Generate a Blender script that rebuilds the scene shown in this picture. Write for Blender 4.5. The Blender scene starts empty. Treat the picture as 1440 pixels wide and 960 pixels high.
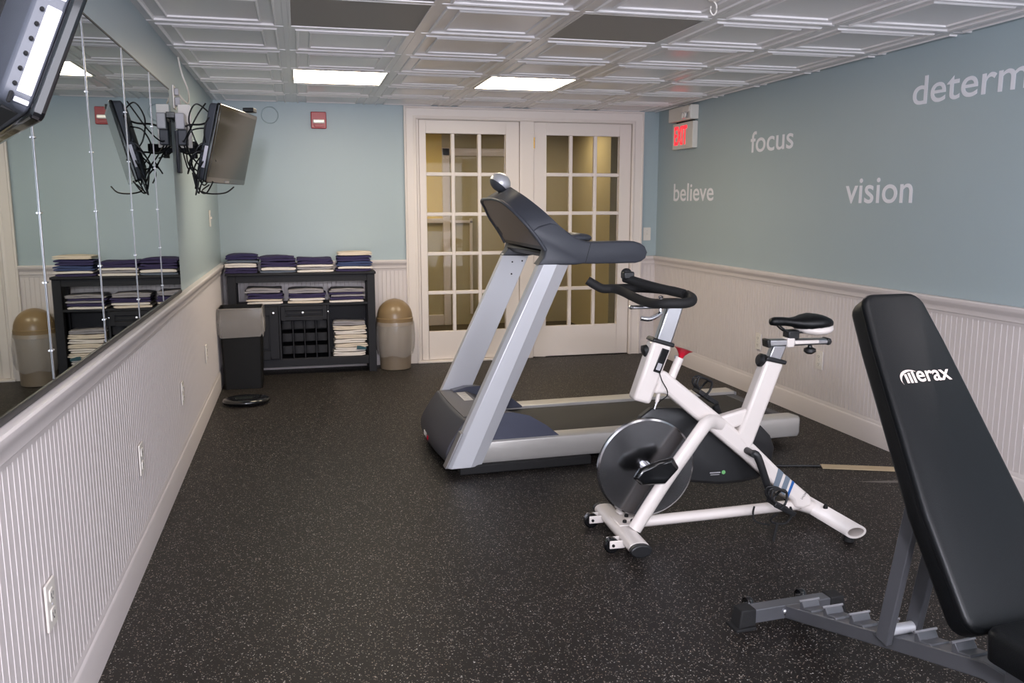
import bpy, bmesh, math, random
from mathutils import Vector, Matrix
from math import radians as R, sin, cos, pi
random.seed(7)
SC = bpy.context.scene
COL = SC.collection
W, H, YB = 3.732, 2.145, -8.6          # room width, ceiling height, back wall
T = 0.61                               # ceiling tile
XA, Y0 = 0.5963, -2.9628               # ceiling grid origin

# ---------------------------------------------------------------- materials
def lin(c):
    return tuple(((v/255)/12.92 if v/255 <= .04045 else (((v/255)+.055)/1.055)**2.4) for v in c) + (1,)
def setin(b, k, v):
    if k in b.inputs: b.inputs[k].default_value = v
def mat(name, c, rough=.5, metal=0, spec=.5, emit=None, es=0, alpha=1, trans=0, coat=0, noise=0, nscale=30, bump=0, bscale=60, rv=0):
    m = bpy.data.materials.new(name); m.use_nodes = True
    nt = m.node_tree; b = nt.nodes['Principled BSDF']
    b.inputs['Base Color'].default_value = lin(c)
    b.inputs['Roughness'].default_value = rough
    b.inputs['Metallic'].default_value = metal
    setin(b, 'Specular IOR Level', spec); setin(b, 'Transmission Weight', trans); setin(b, 'Coat Weight', coat)
    b.inputs['Alpha'].default_value = alpha
    if emit: setin(b, 'Emission Color', lin(emit)); setin(b, 'Emission Strength', es)
    tc = nt.nodes.new('ShaderNodeTexCoord')
    if noise or rv:
        n = nt.nodes.new('ShaderNodeTexNoise'); n.inputs['Scale'].default_value = nscale; n.inputs['Detail'].default_value = 4
        nt.links.new(tc.outputs['Object'], n.inputs['Vector'])
        if noise:
            mr = nt.nodes.new('ShaderNodeMapRange'); mr.inputs['To Min'].default_value = 1-noise; mr.inputs['To Max'].default_value = 1+noise
            nt.links.new(n.outputs['Fac'], mr.inputs['Value'])
            vm = nt.nodes.new('ShaderNodeVectorMath'); vm.operation = 'SCALE'
            vm.inputs[0].default_value = lin(c)[:3]; nt.links.new(mr.outputs[0], vm.inputs['Scale'])
            nt.links.new(vm.outputs[0], b.inputs['Base Color'])
        if rv:
            m2 = nt.nodes.new('ShaderNodeMapRange'); m2.inputs['To Min'].default_value = max(0, rough-rv); m2.inputs['To Max'].default_value = rough+rv
            nt.links.new(n.outputs['Fac'], m2.inputs['Value']); nt.links.new(m2.outputs[0], b.inputs['Roughness'])
    if bump:
        n = nt.nodes.new('ShaderNodeTexNoise'); n.inputs['Scale'].default_value = bscale; n.inputs['Detail'].default_value = 3
        nt.links.new(tc.outputs['Object'], n.inputs['Vector'])
        bp = nt.nodes.new('ShaderNodeBump'); bp.inputs['Strength'].default_value = bump; bp.inputs['Distance'].default_value = .002
        nt.links.new(n.outputs['Fac'], bp.inputs['Height']); nt.links.new(bp.outputs[0], b.inputs['Normal'])
    return m
M = {}
M['paint'] = mat('wall_paint', (163, 178, 183), .42, noise=.03, nscale=2.5, bump=.12, bscale=90, spec=.45)
M['white'] = mat('white_gloss_paint', (212, 204, 202), .38, noise=.015, nscale=4)
M['door'] = mat('door_paint', (226, 217, 211), .4, noise=.015, nscale=4)
M['tile'] = mat('ceiling_tile_plastic', (240, 236, 236), .26, noise=.02, nscale=3, spec=.6)
M['panel'] = mat('unlit_panel', (166, 161, 154), .6, noise=.03, nscale=120)
M['lamp'] = mat('lit_diffuser', (255, 250, 235), .5, emit=(255, 238, 210), es=20)
M['lampframe'] = mat('lamp_frame', (205, 200, 195), .4)
M['hallwall'] = mat('hall_wall', (172, 162, 130), .6, noise=.06, nscale=1.5)
M['hallyellow'] = mat('hall_yellow_wall', (214, 190, 105), .6, noise=.06, nscale=1.5)
M['hallfloor'] = mat('hall_carpet', (74, 66, 54), .95, noise=.15, nscale=60)
M['hallceil'] = mat('hall_ceiling', (140, 128, 92), .8, noise=.12, nscale=4)
M['glass'] = mat('door_glass', (255, 255, 255), .02, spec=.5, trans=1)
M['mirror'] = mat('mirror_silver', (178, 186, 184), .012, 1)
M['chrome'] = mat('chrome', (225, 225, 228), .12, 1)
M['seam'] = mat('seam_aluminium', (176, 176, 180), .32, 1)
M['steel'] = mat('brushed_steel', (176, 177, 180), .3, 1, noise=.04, nscale=50)
M['flysteel'] = mat('flywheel_steel', (158, 158, 160), .17, 1, rv=.04, nscale=8)
M['silver'] = mat('silver_paint', (212, 213, 217), .38, .35, noise=.02, nscale=10)
M['silver2'] = mat('silver_paint_dim', (158, 157, 158), .38, .5)
M['rail'] = mat('rail_aluminium', (196, 193, 188), .36, .4)
M['rubber'] = mat('black_rubber', (20, 20, 21), .75, bump=.3, bscale=200)
M['belt'] = mat('running_belt', (34, 32, 31), .62, bump=.35, bscale=350)
M['charcoal'] = mat('charcoal_plastic', (66, 69, 77), .5, bump=.15, bscale=500)
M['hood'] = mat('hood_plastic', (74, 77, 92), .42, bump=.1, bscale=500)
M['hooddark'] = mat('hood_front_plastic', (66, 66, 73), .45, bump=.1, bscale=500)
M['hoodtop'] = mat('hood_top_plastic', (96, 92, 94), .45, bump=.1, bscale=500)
M['brownpanel'] = mat('taupe_plastic', (104, 94, 90), .4, bump=.1, bscale=400)
M['blackpl'] = mat('black_plastic', (24, 25, 27), .42, noise=.05, nscale=20)
M['blackgl'] = mat('black_gloss', (13, 14, 16), .12, coat=.4)
M['screen'] = mat('tv_screen_glass', (40, 45, 43), .12, spec=.42)
M['tvgrey'] = mat('tv_grey_housing', (66, 69, 77), .5, bump=.05, bscale=300)
M['bikewhite'] = mat('bike_white_paint', (224, 216, 210), .28, coat=.25)
M['red'] = mat('red_plastic', (186, 20, 44), .3)
M['alarm'] = mat('alarm_red', (165, 26, 34), .35)
M['grey'] = mat('bench_grey_paint', (94, 95, 99), .36, .3, noise=.03, nscale=20)
M['vinyl'] = mat('black_vinyl', (10, 12, 14), .38, bump=.22, bscale=420, spec=.27, rv=.05, nscale=60)
M['lightrod'] = mat('rod_steel', (140, 140, 144), .35, .6)
M['logo'] = mat('logo_print', (222, 205, 196), .5)
M['letter'] = mat('wall_letter_vinyl', (236, 236, 242), .5)
M['cab'] = mat('cabinet_black_paint', (30, 30, 34), .55, spec=.3, noise=.05, nscale=12)
M['tan'] = mat('tan_bin_plastic', (134, 112, 82), .3, noise=.03, nscale=10)
M['tanlow'] = mat('tan_bin_base_plastic', (126, 113, 98), .4, noise=.03, nscale=10)
M['binblack'] = mat('bin_black_plastic', (16, 16, 16), .6, spec=.25, bump=.2, bscale=80)
M['liner'] = mat('clear_plastic_liner', (205, 198, 192), .18, alpha=.36, bump=1, bscale=14, spec=.8)
M['navy'] = mat('navy_towel', (50, 46, 84), .95, noise=.12, nscale=70, bump=.8, bscale=260)
M['purple'] = mat('purple_towel', (54, 47, 82), .95, noise=.12, nscale=70, bump=.8, bscale=260)
M['blue'] = mat('blue_towel', (58, 70, 108), .95, noise=.12, nscale=70, bump=.8, bscale=260)
M['slate'] = mat('slate_towel', (96, 104, 118), .95, noise=.12, nscale=70, bump=.8, bscale=260)
M['greytowel'] = mat('grey_towel', (150, 146, 150), .95, noise=.08, nscale=70, bump=.8, bscale=260)
M['wtowel'] = mat('white_towel', (228, 220, 212), .95, noise=.05, nscale=70, bump=.8, bscale=260)
M['creamtowel'] = mat('cream_towel', (222, 208, 190), .95, noise=.05, nscale=70, bump=.8, bscale=260)
M['teal'] = mat('teal_cloth', (52, 86, 96), .9)
M['beige'] = mat('beige_strip', (192, 172, 140), .55)
M['greystrip'] = mat('grey_tape', (112, 106, 102), .6)
M['ivory'] = mat('ivory_plastic', (222, 216, 208), .35)
M['signwhite'] = mat('sign_housing', (216, 212, 204), .4)
M['exitred'] = mat('exit_letter_glow', (220, 30, 40), .5, emit=(255, 38, 50), es=1.6)
M['strobe'] = mat('strobe_lens', (230, 228, 225), .1, spec=.8)
M['stripegrey'] = mat('stripe_grey', (112, 124, 136), .4)
M['stripeblue'] = mat('stripe_blue', (32, 92, 160), .4)
M['green'] = mat('green_dot', (110, 176, 110), .4)
M['dark'] = mat('dark_gap', (8, 8, 9), .8)
M['buttonpanel'] = mat('pale_button_panel', (232, 228, 238), .35)
M['brass'] = mat('brass', (190, 160, 90), .25, 1)
M['lightgrey'] = mat('light_grey_plastic', (170, 168, 172), .4)

M['glass'].node_tree.nodes['Principled BSDF'].inputs['IOR'].default_value = 1.2
def floor_mat():
    m = bpy.data.materials.new('speckled_rubber_floor'); m.use_nodes = True
    nt = m.node_tree; b = nt.nodes['Principled BSDF']; N = nt.nodes.new; L = nt.links.new
    tc = N('ShaderNodeTexCoord')
    nz = N('ShaderNodeTexNoise'); nz.inputs['Scale'].default_value = 90; nz.inputs['Detail'].default_value = 2
    L(tc.outputs['Object'], nz.inputs['Vector'])
    wob = N('ShaderNodeVectorMath'); wob.operation = 'SCALE'; wob.inputs['Scale'].default_value = .012
    L(nz.outputs['Color'], wob.inputs[0])
    add = N('ShaderNodeVectorMath'); add.operation = 'ADD'; L(tc.outputs['Object'], add.inputs[0]); L(wob.outputs[0], add.inputs[1])
    def layer(scale, thr, frac):
        v = N('ShaderNodeTexVoronoi'); v.inputs['Scale'].default_value = scale; L(add.outputs[0], v.inputs['Vector'])
        lt = N('ShaderNodeMath'); lt.operation = 'LESS_THAN'; L(v.outputs['Distance'], lt.inputs[0]); lt.inputs[1].default_value = thr
        sep = N('ShaderNodeSeparateColor'); L(v.outputs['Color'], sep.inputs[0])
        l2 = N('ShaderNodeMath'); l2.operation = 'LESS_THAN'; L(sep.outputs[0], l2.inputs[0]); l2.inputs[1].default_value = frac
        mu = N('ShaderNodeMath'); mu.operation = 'MULTIPLY'; L(lt.outputs[0], mu.inputs[0]); L(l2.outputs[0], mu.inputs[1])
        m3 = N('ShaderNodeMath'); m3.operation = 'MULTIPLY'; L(mu.outputs[0], m3.inputs[0]); L(sep.outputs[1], m3.inputs[1])
        return m3.outputs[0], sep.outputs[2]
    a, ca = layer(190, .36, .34); c, cc = layer(110, .24, .18)
    mx = N('ShaderNodeMath'); mx.operation = 'MAXIMUM'; L(a, mx.inputs[0]); L(c, mx.inputs[1])
    tint = N('ShaderNodeMix'); tint.data_type = 'RGBA'; L(ca, tint.inputs[0])
    tint.inputs[6].default_value = lin((158, 138, 122)); tint.inputs[7].default_value = lin((206, 202, 196))
    mix = N('ShaderNodeMix'); mix.data_type = 'RGBA'; L(mx.outputs[0], mix.inputs[0])
    mix.inputs[6].default_value = lin((29, 26, 24)); L(tint.outputs[2], mix.inputs[7])
    L(mix.outputs[2], b.inputs['Base Color']); b.inputs['Roughness'].default_value = .5; setin(b, 'Specular IOR Level', .22)
    bp = N('ShaderNodeBump'); bp.inputs['Strength'].default_value = .25; bp.inputs['Distance'].default_value = .002
    n2 = N('ShaderNodeTexNoise'); n2.inputs['Scale'].default_value = 260; L(tc.outputs['Object'], n2.inputs['Vector'])
    L(n2.outputs['Fac'], bp.inputs['Height']); L(bp.outputs[0], b.inputs['Normal'])
    return m
M['floor'] = floor_mat()

# ---------------------------------------------------------------- mesh helpers
class MB:
    def __init__(s): s.bm = bmesh.new()
    def face(s, vs):
        try: return s.bm.faces.new(vs)
        except ValueError: return None
    def loft(s, secs, cap=True, closed=False):
        rows = [[s.bm.verts.new(Vector(p)) for p in sec] for sec in secs]
        n = len(rows[0]); rr = list(zip(rows, rows[1:]))
        if closed: rr.append((rows[-1], rows[0]))
        for a, b in rr:
            for i in range(n): s.face((a[i], a[(i+1) % n], b[(i+1) % n], b[i]))
        if cap and not closed: s.face(rows[0][::-1]); s.face(rows[-1])
        return s
    def box(s, a, b):
        x0, y0, z0 = a; x1, y1, z1 = b
        return s.loft([[(x0, y0, z0), (x1, y0, z0), (x1, y1, z0), (x0, y1, z0)], [(x0, y0, z1), (x1, y0, z1), (x1, y1, z1), (x0, y1, z1)]])
    def prism(s, poly, d0, d1, ax='y'):
        f = {'y': lambda p, d: (p[0], d, p[1]), 'x': lambda p, d: (d, p[0], p[1]), 'z': lambda p, d: (p[0], p[1], d)}[ax]
        return s.loft([[f(p, d0) for p in poly], [f(p, d1) for p in poly]])
    def tube(s, pts, r, n=12, closed=False, sy=1.0, up=(0, 0, 1), cap=True, smooth=0):
        P = [Vector(p) for p in pts]
        if smooth: P = catmull(P, smooth, closed)
        rad = r if isinstance(r, (list, tuple)) else None
        secs = []; u = Vector(up)
        for i, p in enumerate(P):
            if closed: t = P[(i+1) % len(P)]-P[i-1]
            else: t = P[min(i+1, len(P)-1)]-P[max(i-1, 0)]
            t.normalize()
            a = t.cross(u)
            if a.length < 1e-3: a = t.cross(Vector((1, 0, 0)))
            a.normalize(); b = a.cross(t).normalized()
            rr = r if rad is None else rad[0]+(rad[1]-rad[0])*i/(len(P)-1)
            secs.append([p+a*cos(2*pi*k/n)*rr+b*sin(2*pi*k/n)*rr*sy for k in range(n)])
        return s.loft(secs, cap=cap, closed=closed)
    def rectbar(s, p0, p1, w, h, up=(0, 1, 0)):
        p0, p1 = Vector(p0), Vector(p1); t = (p1-p0).normalized(); a = Vector(up).normalized(); b = t.cross(a).normalized(); a = b.cross(t)
        return s.loft([[p+a*w/2+b*h/2, p-a*w/2+b*h/2, p-a*w/2-b*h/2, p+a*w/2-b*h/2] for p in (p0, p1)])
    def lathe(s, prof, c=(0, 0, 0), n=32, M_=None):
        c = Vector(c); secs = []
        for r, z in prof: secs.append([c+Vector((r*cos(2*pi*k/n), r*sin(2*pi*k/n), z)) for k in range(n)])
        if M_ is not None: secs = [[M_ @ (p-c)+c for p in q] for q in secs]
        return s.loft(secs)
    def ell(s, c, r, n=20, m=12, M_=None, z0=-1, z1=1):
        secs = []
        for j in range(m+1):
            a = math.asin(max(-1, min(1, z0+(z1-z0)*j/m))) if False else (math.asin(z0)+(math.asin(z1)-math.asin(z0))*j/m)
            rr = max(cos(a), .003); v = [Vector((r[0]*rr*cos(2*pi*k/n), r[1]*rr*sin(2*pi*k/n), r[2]*sin(a))) for k in range(n)]
            if M_ is not None: v = [M_ @ p for p in v]
            secs.append([p+Vector(c) for p in v])
        return s.loft(secs)
    def xf(s, m): s.bm.transform(m); return s
    def build(s, name, m, parent=None, bevel=0, seg=2, smooth=35, loc=None, sub=0):
        bmesh.ops.remove_doubles(s.bm, verts=s.bm.verts, dist=1e-6)
        bmesh.ops.recalc_face_normals(s.bm, faces=s.bm.faces)
        me = bpy.data.meshes.new(name); s.bm.to_mesh(me); s.bm.free()
        if m: me.materials.append(M[m] if isinstance(m, str) else m)
        if smooth is not None:
            me.shade_smooth(); me.set_sharp_from_angle(angle=R(smooth))
        o = bpy.data.objects.new(name, me); COL.objects.link(o)
        if parent: o.parent = parent
        if loc: o.location = loc
        if bevel:
            b = o.modifiers.new('bevel', 'BEVEL'); b.width = bevel; b.segments = seg; b.limit_method = 'ANGLE'; b.angle_limit = R(38); b.harden_normals = False
        if sub:
            q = o.modifiers.new('sub', 'SUBSURF'); q.levels = sub; q.render_levels = sub
        return o
def catmull(P, k, closed=False):
    out = []; n = len(P)
    rng = range(n if closed else n-1)
    for i in rng:
        p0 = P[i-1] if (closed or i > 0) else P[0]; p1 = P[i]; p2 = P[(i+1) % n]; p3 = P[(i+2) % n] if (closed or i+2 < n) else P[-1]
        for j in range(k):
            t = j/k
            out.append(.5*((2*p1)+(p2-p0)*t+(2*p0-5*p1+4*p2-p3)*t*t+(3*p1-p0-3*p2+p3)*t**3))
    if not closed: out.append(P[-1])
    return out
def tag(o, label, cat, group=None, kind=None):
    if label: o['label'] = label
    if cat: o['category'] = cat
    if group: o['group'] = group
    if kind: o['kind'] = kind
    return o
def thing(name, label, cat, loc=(0, 0, 0), rz=0, group=None):
    o = bpy.data.objects.new(name, None); COL.objects.link(o); o.location = loc; o.rotation_euler = (0, 0, rz)
    o.empty_display_size = .1
    return tag(o, label, cat, group)
def struct(o): o['kind'] = 'structure'; return o
def copy_tree(o, parent=None):
    c = o.copy(); COL.objects.link(c); c.parent = parent
    for ch in [x for x in bpy.data.objects if x.parent == o]: copy_tree(ch, c)
    return c
def rrect(x0, x1, z0, z1, r, n=6):
    out = []
    for cx, cz, a0 in ((x1-r, z1-r, 0), (x0+r, z1-r, 90), (x0+r, z0+r, 180), (x1-r, z0+r, 270)):
        for k in range(n+1):
            a = R(a0+90*k/n); out.append((cx+r*cos(a), cz+r*sin(a)))
    return out
def text(name, s, m, parent, X, Y, origin, w, h=None, depth=.002, align='left', offset=0, shear=0, bold=0):
    cu = bpy.data.curves.new(name, 'FONT'); cu.body = s; cu.size = 1; cu.extrude = 0; cu.offset = offset; cu.shear = shear; cu.bevel_depth = bold; cu.bevel_resolution = 1
    cu.resolution_u = 6
    t = bpy.data.objects.new(name+'_tmp', cu); COL.objects.link(t)
    bpy.context.view_layer.update()
    me = bpy.data.meshes.new_from_object(t.evaluated_get(bpy.context.evaluated_depsgraph_get()))
    bpy.data.objects.remove(t); bpy.data.curves.remove(cu)
    xs = [v.co.x for v in me.vertices]; ys = [v.co.y for v in me.vertices]
    x0, x1, y0, y1 = min(xs), max(xs), min(ys), max(ys)
    sx = w/(x1-x0); sy = (h/(y1-y0)) if h else sx
    X = Vector(X).normalized(); Y = Vector(Y).normalized(); Z = X.cross(Y); O = Vector(origin)
    off = -x0 if align == 'left' else -(x0+x1)/2
    bm = bmesh.new(); bm.from_mesh(me)
    for v in bm.verts: v.co = O+X*((v.co.x+off)*sx)+Y*((v.co.y-(y0 if align == 'left' else (y0+y1)/2))*sy)+(Z*(v.co.z/bold*depth*.5+depth*.5) if bold else Z*0)
    r = bmesh.ops.extrude_face_region(bm, geom=bm.faces[:]) if not bold else {'geom': []}
    for v in [g for g in r['geom'] if isinstance(g, bmesh.types.BMVert)]: v.co += Z*depth
    bmesh.ops.recalc_face_normals(bm, faces=bm.faces)
    m2 = bpy.data.meshes.new(name); bm.to_mesh(m2); bm.free(); m2.materials.append(M[m]); bpy.data.meshes.remove(me)
    o = bpy.data.objects.new(name, m2); COL.objects.link(o)
    if parent: o.parent = parent
    return o

# ---------------------------------------------------------------- room shell
struct(MB().box((-.1, YB, -.1), (W+.1, .12, 0)).build('floor', 'floor', smooth=None))
WT = H+.05
MB_ = MB().box((-.12, YB, 0), (0, .12, WT)).build('wall_left', 'paint', smooth=None); struct(MB_)
struct(MB().box((W, YB, 0), (W+.12, .12, WT)).build('wall_right', 'paint', smooth=None))
wf = MB()
DX0, DX1, DZ = 1.575, 3.505, 2.06
wf.box((0, 0, 0), (DX0, .12, WT)).box((DX1, 0, 0), (W, .12, WT)).box((DX0, 0, DZ), (DX1, .12, WT))
struct(wf.build('wall_far', 'paint', smooth=None))
struct(MB().box((-.12, YB-.12, 0), (W+.12, YB, WT)).build('wall_back', 'paint', smooth=None))

# beadboard wainscot, rails and baseboards (profile sweeps)
def bead(x_to_world, length, name, z0=.14, z1=.82):
    sp = .0345; t = .008; prof = [(0, t)]; n = int(length/sp)
    for k in range(n):
        a = k*sp+sp-.006
        prof += [(a, t), (a+.0010, t-.0012), (a+.0018, t+.0002), (a+.003, t+.0010), (a+.0042, t+.0002), (a+.0050, t-.0012), (a+.006, t)]
    prof += [(length, t)]
    b = MB(); bm = b.bm
    lo = [bm.verts.new(x_to_world(s, d, z0)) for s, d in prof]; hi = [bm.verts.new(x_to_world(s, d, z1)) for s, d in prof]
    for i in range(len(prof)-1): bm.faces.new((lo[i], lo[i+1], hi[i+1], hi[i]))
    return struct(b.build(name, 'white', smooth=40))
bead(lambda s, d, z: (d, -s, z), -YB, 'trim_1')
bead(lambda s, d, z: (W-d, -s, z), -YB, 'trim_2')
bead(lambda s, d, z: (s, -d, z), 1.48, 'trim_3')
bead(lambda s, d, z: (3.58+s, -d, z), W-3.58, 'trim_4')
RAIL = [(.001, .800), (.012, .800), (.014, .812), (.019, .818), (.019, .836), (.023, .845), (.034, .858), (.038, .868), (.038, .880), (.034, .886), (.001, .886)]
BASE = [(.001, 0), (.018, 0), (.018, .112), (.015, .120), (.012, .124), (.012, .131), (.008, .142), (.006, .150), (.001, .150)]
def sweep(prof, f, a, b_, name):
    b = MB(); b.loft([[f(a, d, z) for d, z in prof], [f(b_, d, z) for d, z in prof]]); return struct(b.build(name, 'white', smooth=30))
fl = lambda s, d, z: (d, s, z); fr = lambda s, d, z: (W-d, s, z); ff = lambda s, d, z: (s, -d, z)
sweep(RAIL, fl, YB, 0, 'trim_5'); sweep(RAIL, fr, YB, 0, 'trim_6'); sweep(RAIL, ff, .0, 1.478, 'trim_7'); sweep(RAIL, ff, 3.582, W, 'trim_8')
sweep(BASE, fl, YB, 0, 'baseboard_left'); sweep(BASE, fr, YB, 0, 'baseboard_right')
sweep(BASE, ff, 0, 1.478, 'baseboard_far'); sweep(BASE, ff, 3.582, W, 'baseboard_far_2')
# door casing
cas = MB()
CP = [(0, .006), (0, .03), (.012, .034), (.02, .026), (.075, .022), (.085, .028), (.095, .03), (.104, .022), (.104, .006)]
def casing(x0, x1, z0, z1):
    # outer x0..x1, profile mirrored around the opening
    b = MB()
    ring = []
    for d, t in CP:
        ring.append([(x0+d, -t, 0), (x0+d, -t, z1-d), (x1-d, -t, z1-d), (x1-d, -t, 0)])
    for a, c in zip(ring, ring[1:]):
        va = [b.bm.verts.new(p) for p in a]; vc = [b.bm.verts.new(p) for p in c]
        for i in range(3): b.bm.faces.new((va[i], va[i+1], vc[i+1], vc[i]))
    return b
struct(casing(1.478, 3.582, 0, 2.138).build('trim_9', 'door', smooth=25))
# mullion between the doors + jambs
jb = MB().box((2.462, -.012, 0), (2.586, .10, 2.045)).box((1.575, -.006, 0), (1.600, .12, 2.06)).box((3.480, -.006, 0), (3.505, .12, 2.06)).box((1.575, -.006, 2.036), (3.505, .12, 2.06))
jb.box((1.56, -.05, 0), (2.47, .12, .018))
struct(jb.build('trim_10', 'door', bevel=.004, smooth=30))

def french_door(name, x0, x1, gx0, gx1, gz0, gz1, z0, z1, y=.004):
    b = MB(); t = .042
    b.box((x0, y, z0), (gx0, y+t, z1)).box((gx1, y, z0), (x1, y+t, z1)).box((gx0, y, z0), (gx1, y+t, gz0)).box((gx0, y, gz1), (gx1, y+t, z1))
    root = struct(b.build(name, 'door', bevel=.004, smooth=30))
    g = MB(); cw = (gx1-gx0)/3; rh = (gz1-gz0)/5; mw = .0155
    for k in (1, 2): g.box((gx0+k*cw-mw, y+.002, gz0), (gx0+k*cw+mw, y+t-.002, gz1))
    for k in range(1, 5): g.box((gx0, y+.0035, gz0+k*rh-mw), (gx1, y+t-.0035, gz0+k*rh+mw))
    g.build('muntins', 'door', root, bevel=.005, smooth=30)
    MB().box((gx0, y+.019, gz0), (gx1, y+.023, gz1)).build('glass_pane', 'glass', root, smooth=None)
    return root
d1 = french_door('door_1', 1.603, 2.459, 1.660, 2.343, .266, 1.925, .02, 2.034)
d2 = french_door('door_2', 2.589, 3.477, 2.700, 3.370, .278, 1.926, .006, 2.034)
for z in (.22, 1.03, 1.86):
    MB().tube([(2.588, -.012, z-.045), (2.588, -.012, z+.045)], .006, 8).build('hinge', 'brass', d2)
hk = MB().lathe([(.028, 0), (.028, .006), (.010, .012), (.010, .035), (.026, .045), (.028, .06), (.018, .07), (.004, .072)], n=20, M_=Matrix.Rotation(R(90), 3, 'X')); hk.build('door_handle', 'brass', d2, loc=(3.425, .004, .95))

# hall behind the doors
hx0, hx1, hy = .6, 5.2, 2.25
struct(MB().box((hx0, .12, -.1), (hx1, hy+.1, -.002)).build('floor_hall', 'hallfloor', smooth=None))
struct(MB().box((hx0, .12, 2.10), (hx1, hy+.1, 2.2)).build('ceiling_hall', 'hallceil', smooth=None))
struct(MB().box((hx0, hy, 1.16), (2.16, hy+.1, 2.1)).build('wall_hall_yellow', 'hallyellow', smooth=None))
struct(MB().box((hx0, hy, 0), (2.16, hy+.1, 1.16)).build('wall_hall_lower', 'hallwall', smooth=None))
struct(MB().box((2.16, hy, 0), (hx1, hy+.1, 2.1)).build('wall_hall_far', 'hallwall', smooth=None))
struct(MB().box((hx0-.1, .12, 0), (hx0, hy, 2.1)).build('wall_hall_left', 'hallyellow', smooth=None))
struct(MB().box((hx1, .12, 0), (hx1+.1, hy, 2.1)).build('wall_hall_right', 'hallwall', smooth=None))
struct(MB().box((3.62, .9, 0), (3.80, hy, 2.1)).build('wall_hall_return', 'hallwall', smooth=None))
hc = MB().box((2.16, hy-.03, 0), (2.24, hy, 1.95)).box((2.16, hy-.03, 1.87), (3.3, hy, 1.95)).box((3.22, hy-.03, 0), (3.3, hy, 1.95))
hc.box((1.0, hy-.03, 1.14), (2.16, hy, 1.19)).box((2.46, hy-.03, .12), (2.49, hy, 1.19)).box((2.24, hy-.03, 1.14), (2.49, hy, 1.17))
hc.box((hx0, hy-.02, 0), (2.16, hy, .12))
struct(hc.build('trim_11', 'white', bevel=.004))
sg = MB().box((3.875, hy-.02, 1.40), (4.005, hy-.001, 1.54)).build('hall_sign', 'dark', bevel=.003)
tag(sg, 'small dark square sign on the hall wall seen through the right glazed door', 'sign')
MB().prism(rrect(-.045, .045, -.05, .05, .01), -.003, 0).build('sign_face', 'tvgrey', sg, loc=(3.94, hy-.021, 1.47))

# ---------------------------------------------------------------- ceiling
def xk(k): return XA+T*k
def yk(r): return Y0+T*r
SPECIAL = {(0, -1): 'panel', (2, -1): 'panel', (0, -2): 'panel', (0, 2): 'lamp', (2, 2): 'lamp'}
SPECIAL.update({(0, -5): 'hole', (2, -5): 'hole', (4, -5): 'hole', (0, -8): 'hole', (2, -8): 'hole', (4, -8): 'hole'})
b = MB()
PR = [(0, -.002), (.011, -.002), (.0115, 0), (.040, 0), (.043, -.006), (.047, -.0075), (.051, -.006), (.054, .0), (.060, .003), (.104, .003), (.107, -.003), (.111, -.0045), (.115, -.003), (.118, .003), (.122, .004)]
for k in range(-1, 6):
    for r in range(-10, 5):
        x0, x1, y0, y1 = xk(k), xk(k+1), yk(r), yk(r+1)
        cx = lambda v: min(max(v, -.02), W+.03); cy = lambda v: min(max(v, YB-.02), .03)
        if x0 > W or y1 < YB: continue
        prof = PR if SPECIAL.get((k, r)) is None else PR[:3]
        loops = []
        for d, z in prof:
            loops.append([b.bm.verts.new((cx(p), cy(q), H+z)) for p, q in ((x0+d, y0+d), (x1-d, y0+d), (x1-d, y1-d), (x0+d, y1-d))])
        for l0, l1 in zip(loops, loops[1:]):
            for i in range(4):
                q = [l0[i], l0[(i+1) % 4], l1[(i+1) % 4], l1[i]]
                try: b.bm.faces.new(q)
                except ValueError: pass
        if SPECIAL.get((k, r)) is None: b.face(loops[-1])
bmesh.ops.dissolve_degenerate(b.bm, dist=1e-5, edges=b.bm.edges)
struct(b.build('ceiling', 'tile', smooth=25))
struct(MB().box((-.1, YB, H+.03), (W+.1, .12, H+.08)).build('ceiling_slab', 'white', smooth=None))
pl = {(0, -1): 'flat unlit grey ceiling panel directly left, nearer the room middle', }
def panel(k, r, label):
    t = thing('ceiling_panel', label, 'ceiling panel', ((xk(k)+xk(k+1))/2, (yk(r)+yk(r+1))/2, H), 0, 'flat grey ceiling panels')
    h = T/2-.012
    MB().box((-h, -h, .002), (h, h, .010)).build('panel_sheet', 'panel', t, smooth=None)
    f = MB()
    for a, c in (((-h, -h), (h, -h+.012)), ((-h, h-.012), (h, h)), ((-h, -h+.012), (-h+.012, h-.012)), ((h-.012, -h+.012), (h, h-.012))): f.box((a[0], a[1], -.003), (c[0], c[1], .002))
    f.build('panel_frame', 'lampframe' if False else 'tile', t, bevel=.001)
panel(0, -1, 'flat dark grey ceiling panel in the column of the left lit lamp')
panel(0, -2, 'dark grey ceiling panel cut by the top edge of the photo, in front of another panel')
panel(2, -1, 'flat dark grey ceiling panel in the column of the right lit lamp, beside the hook')
def lampfix(k, r, label):
    t = thing('ceiling_light', label, 'ceiling light', ((xk(k)+xk(k+1))/2, (yk(r)+yk(r+1))/2, H), 0, 'square lit ceiling lights')
    h = T/2-.012
    MB().box((-h+.012, -h+.012, -.004), (h-.012, h-.012, .006)).build('diffuser', 'lamp', t, bevel=.002)
    f = MB()
    for a, c in (((-h, -h), (h, -h+.014)), ((-h, h-.014), (h, h)), ((-h, -h+.014), (-h+.014, h-.014)), ((h-.014, -h+.014), (h, h-.014))): f.box((a[0], a[1], -.006), (c[0], c[1], .004))
    f.build('frame', 'lampframe', t, bevel=.001)
lampfix(0, 2, 'lit square ceiling light nearer the wall mirror')
lampfix(2, 2, 'lit square ceiling light in front of the french doors')
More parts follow.
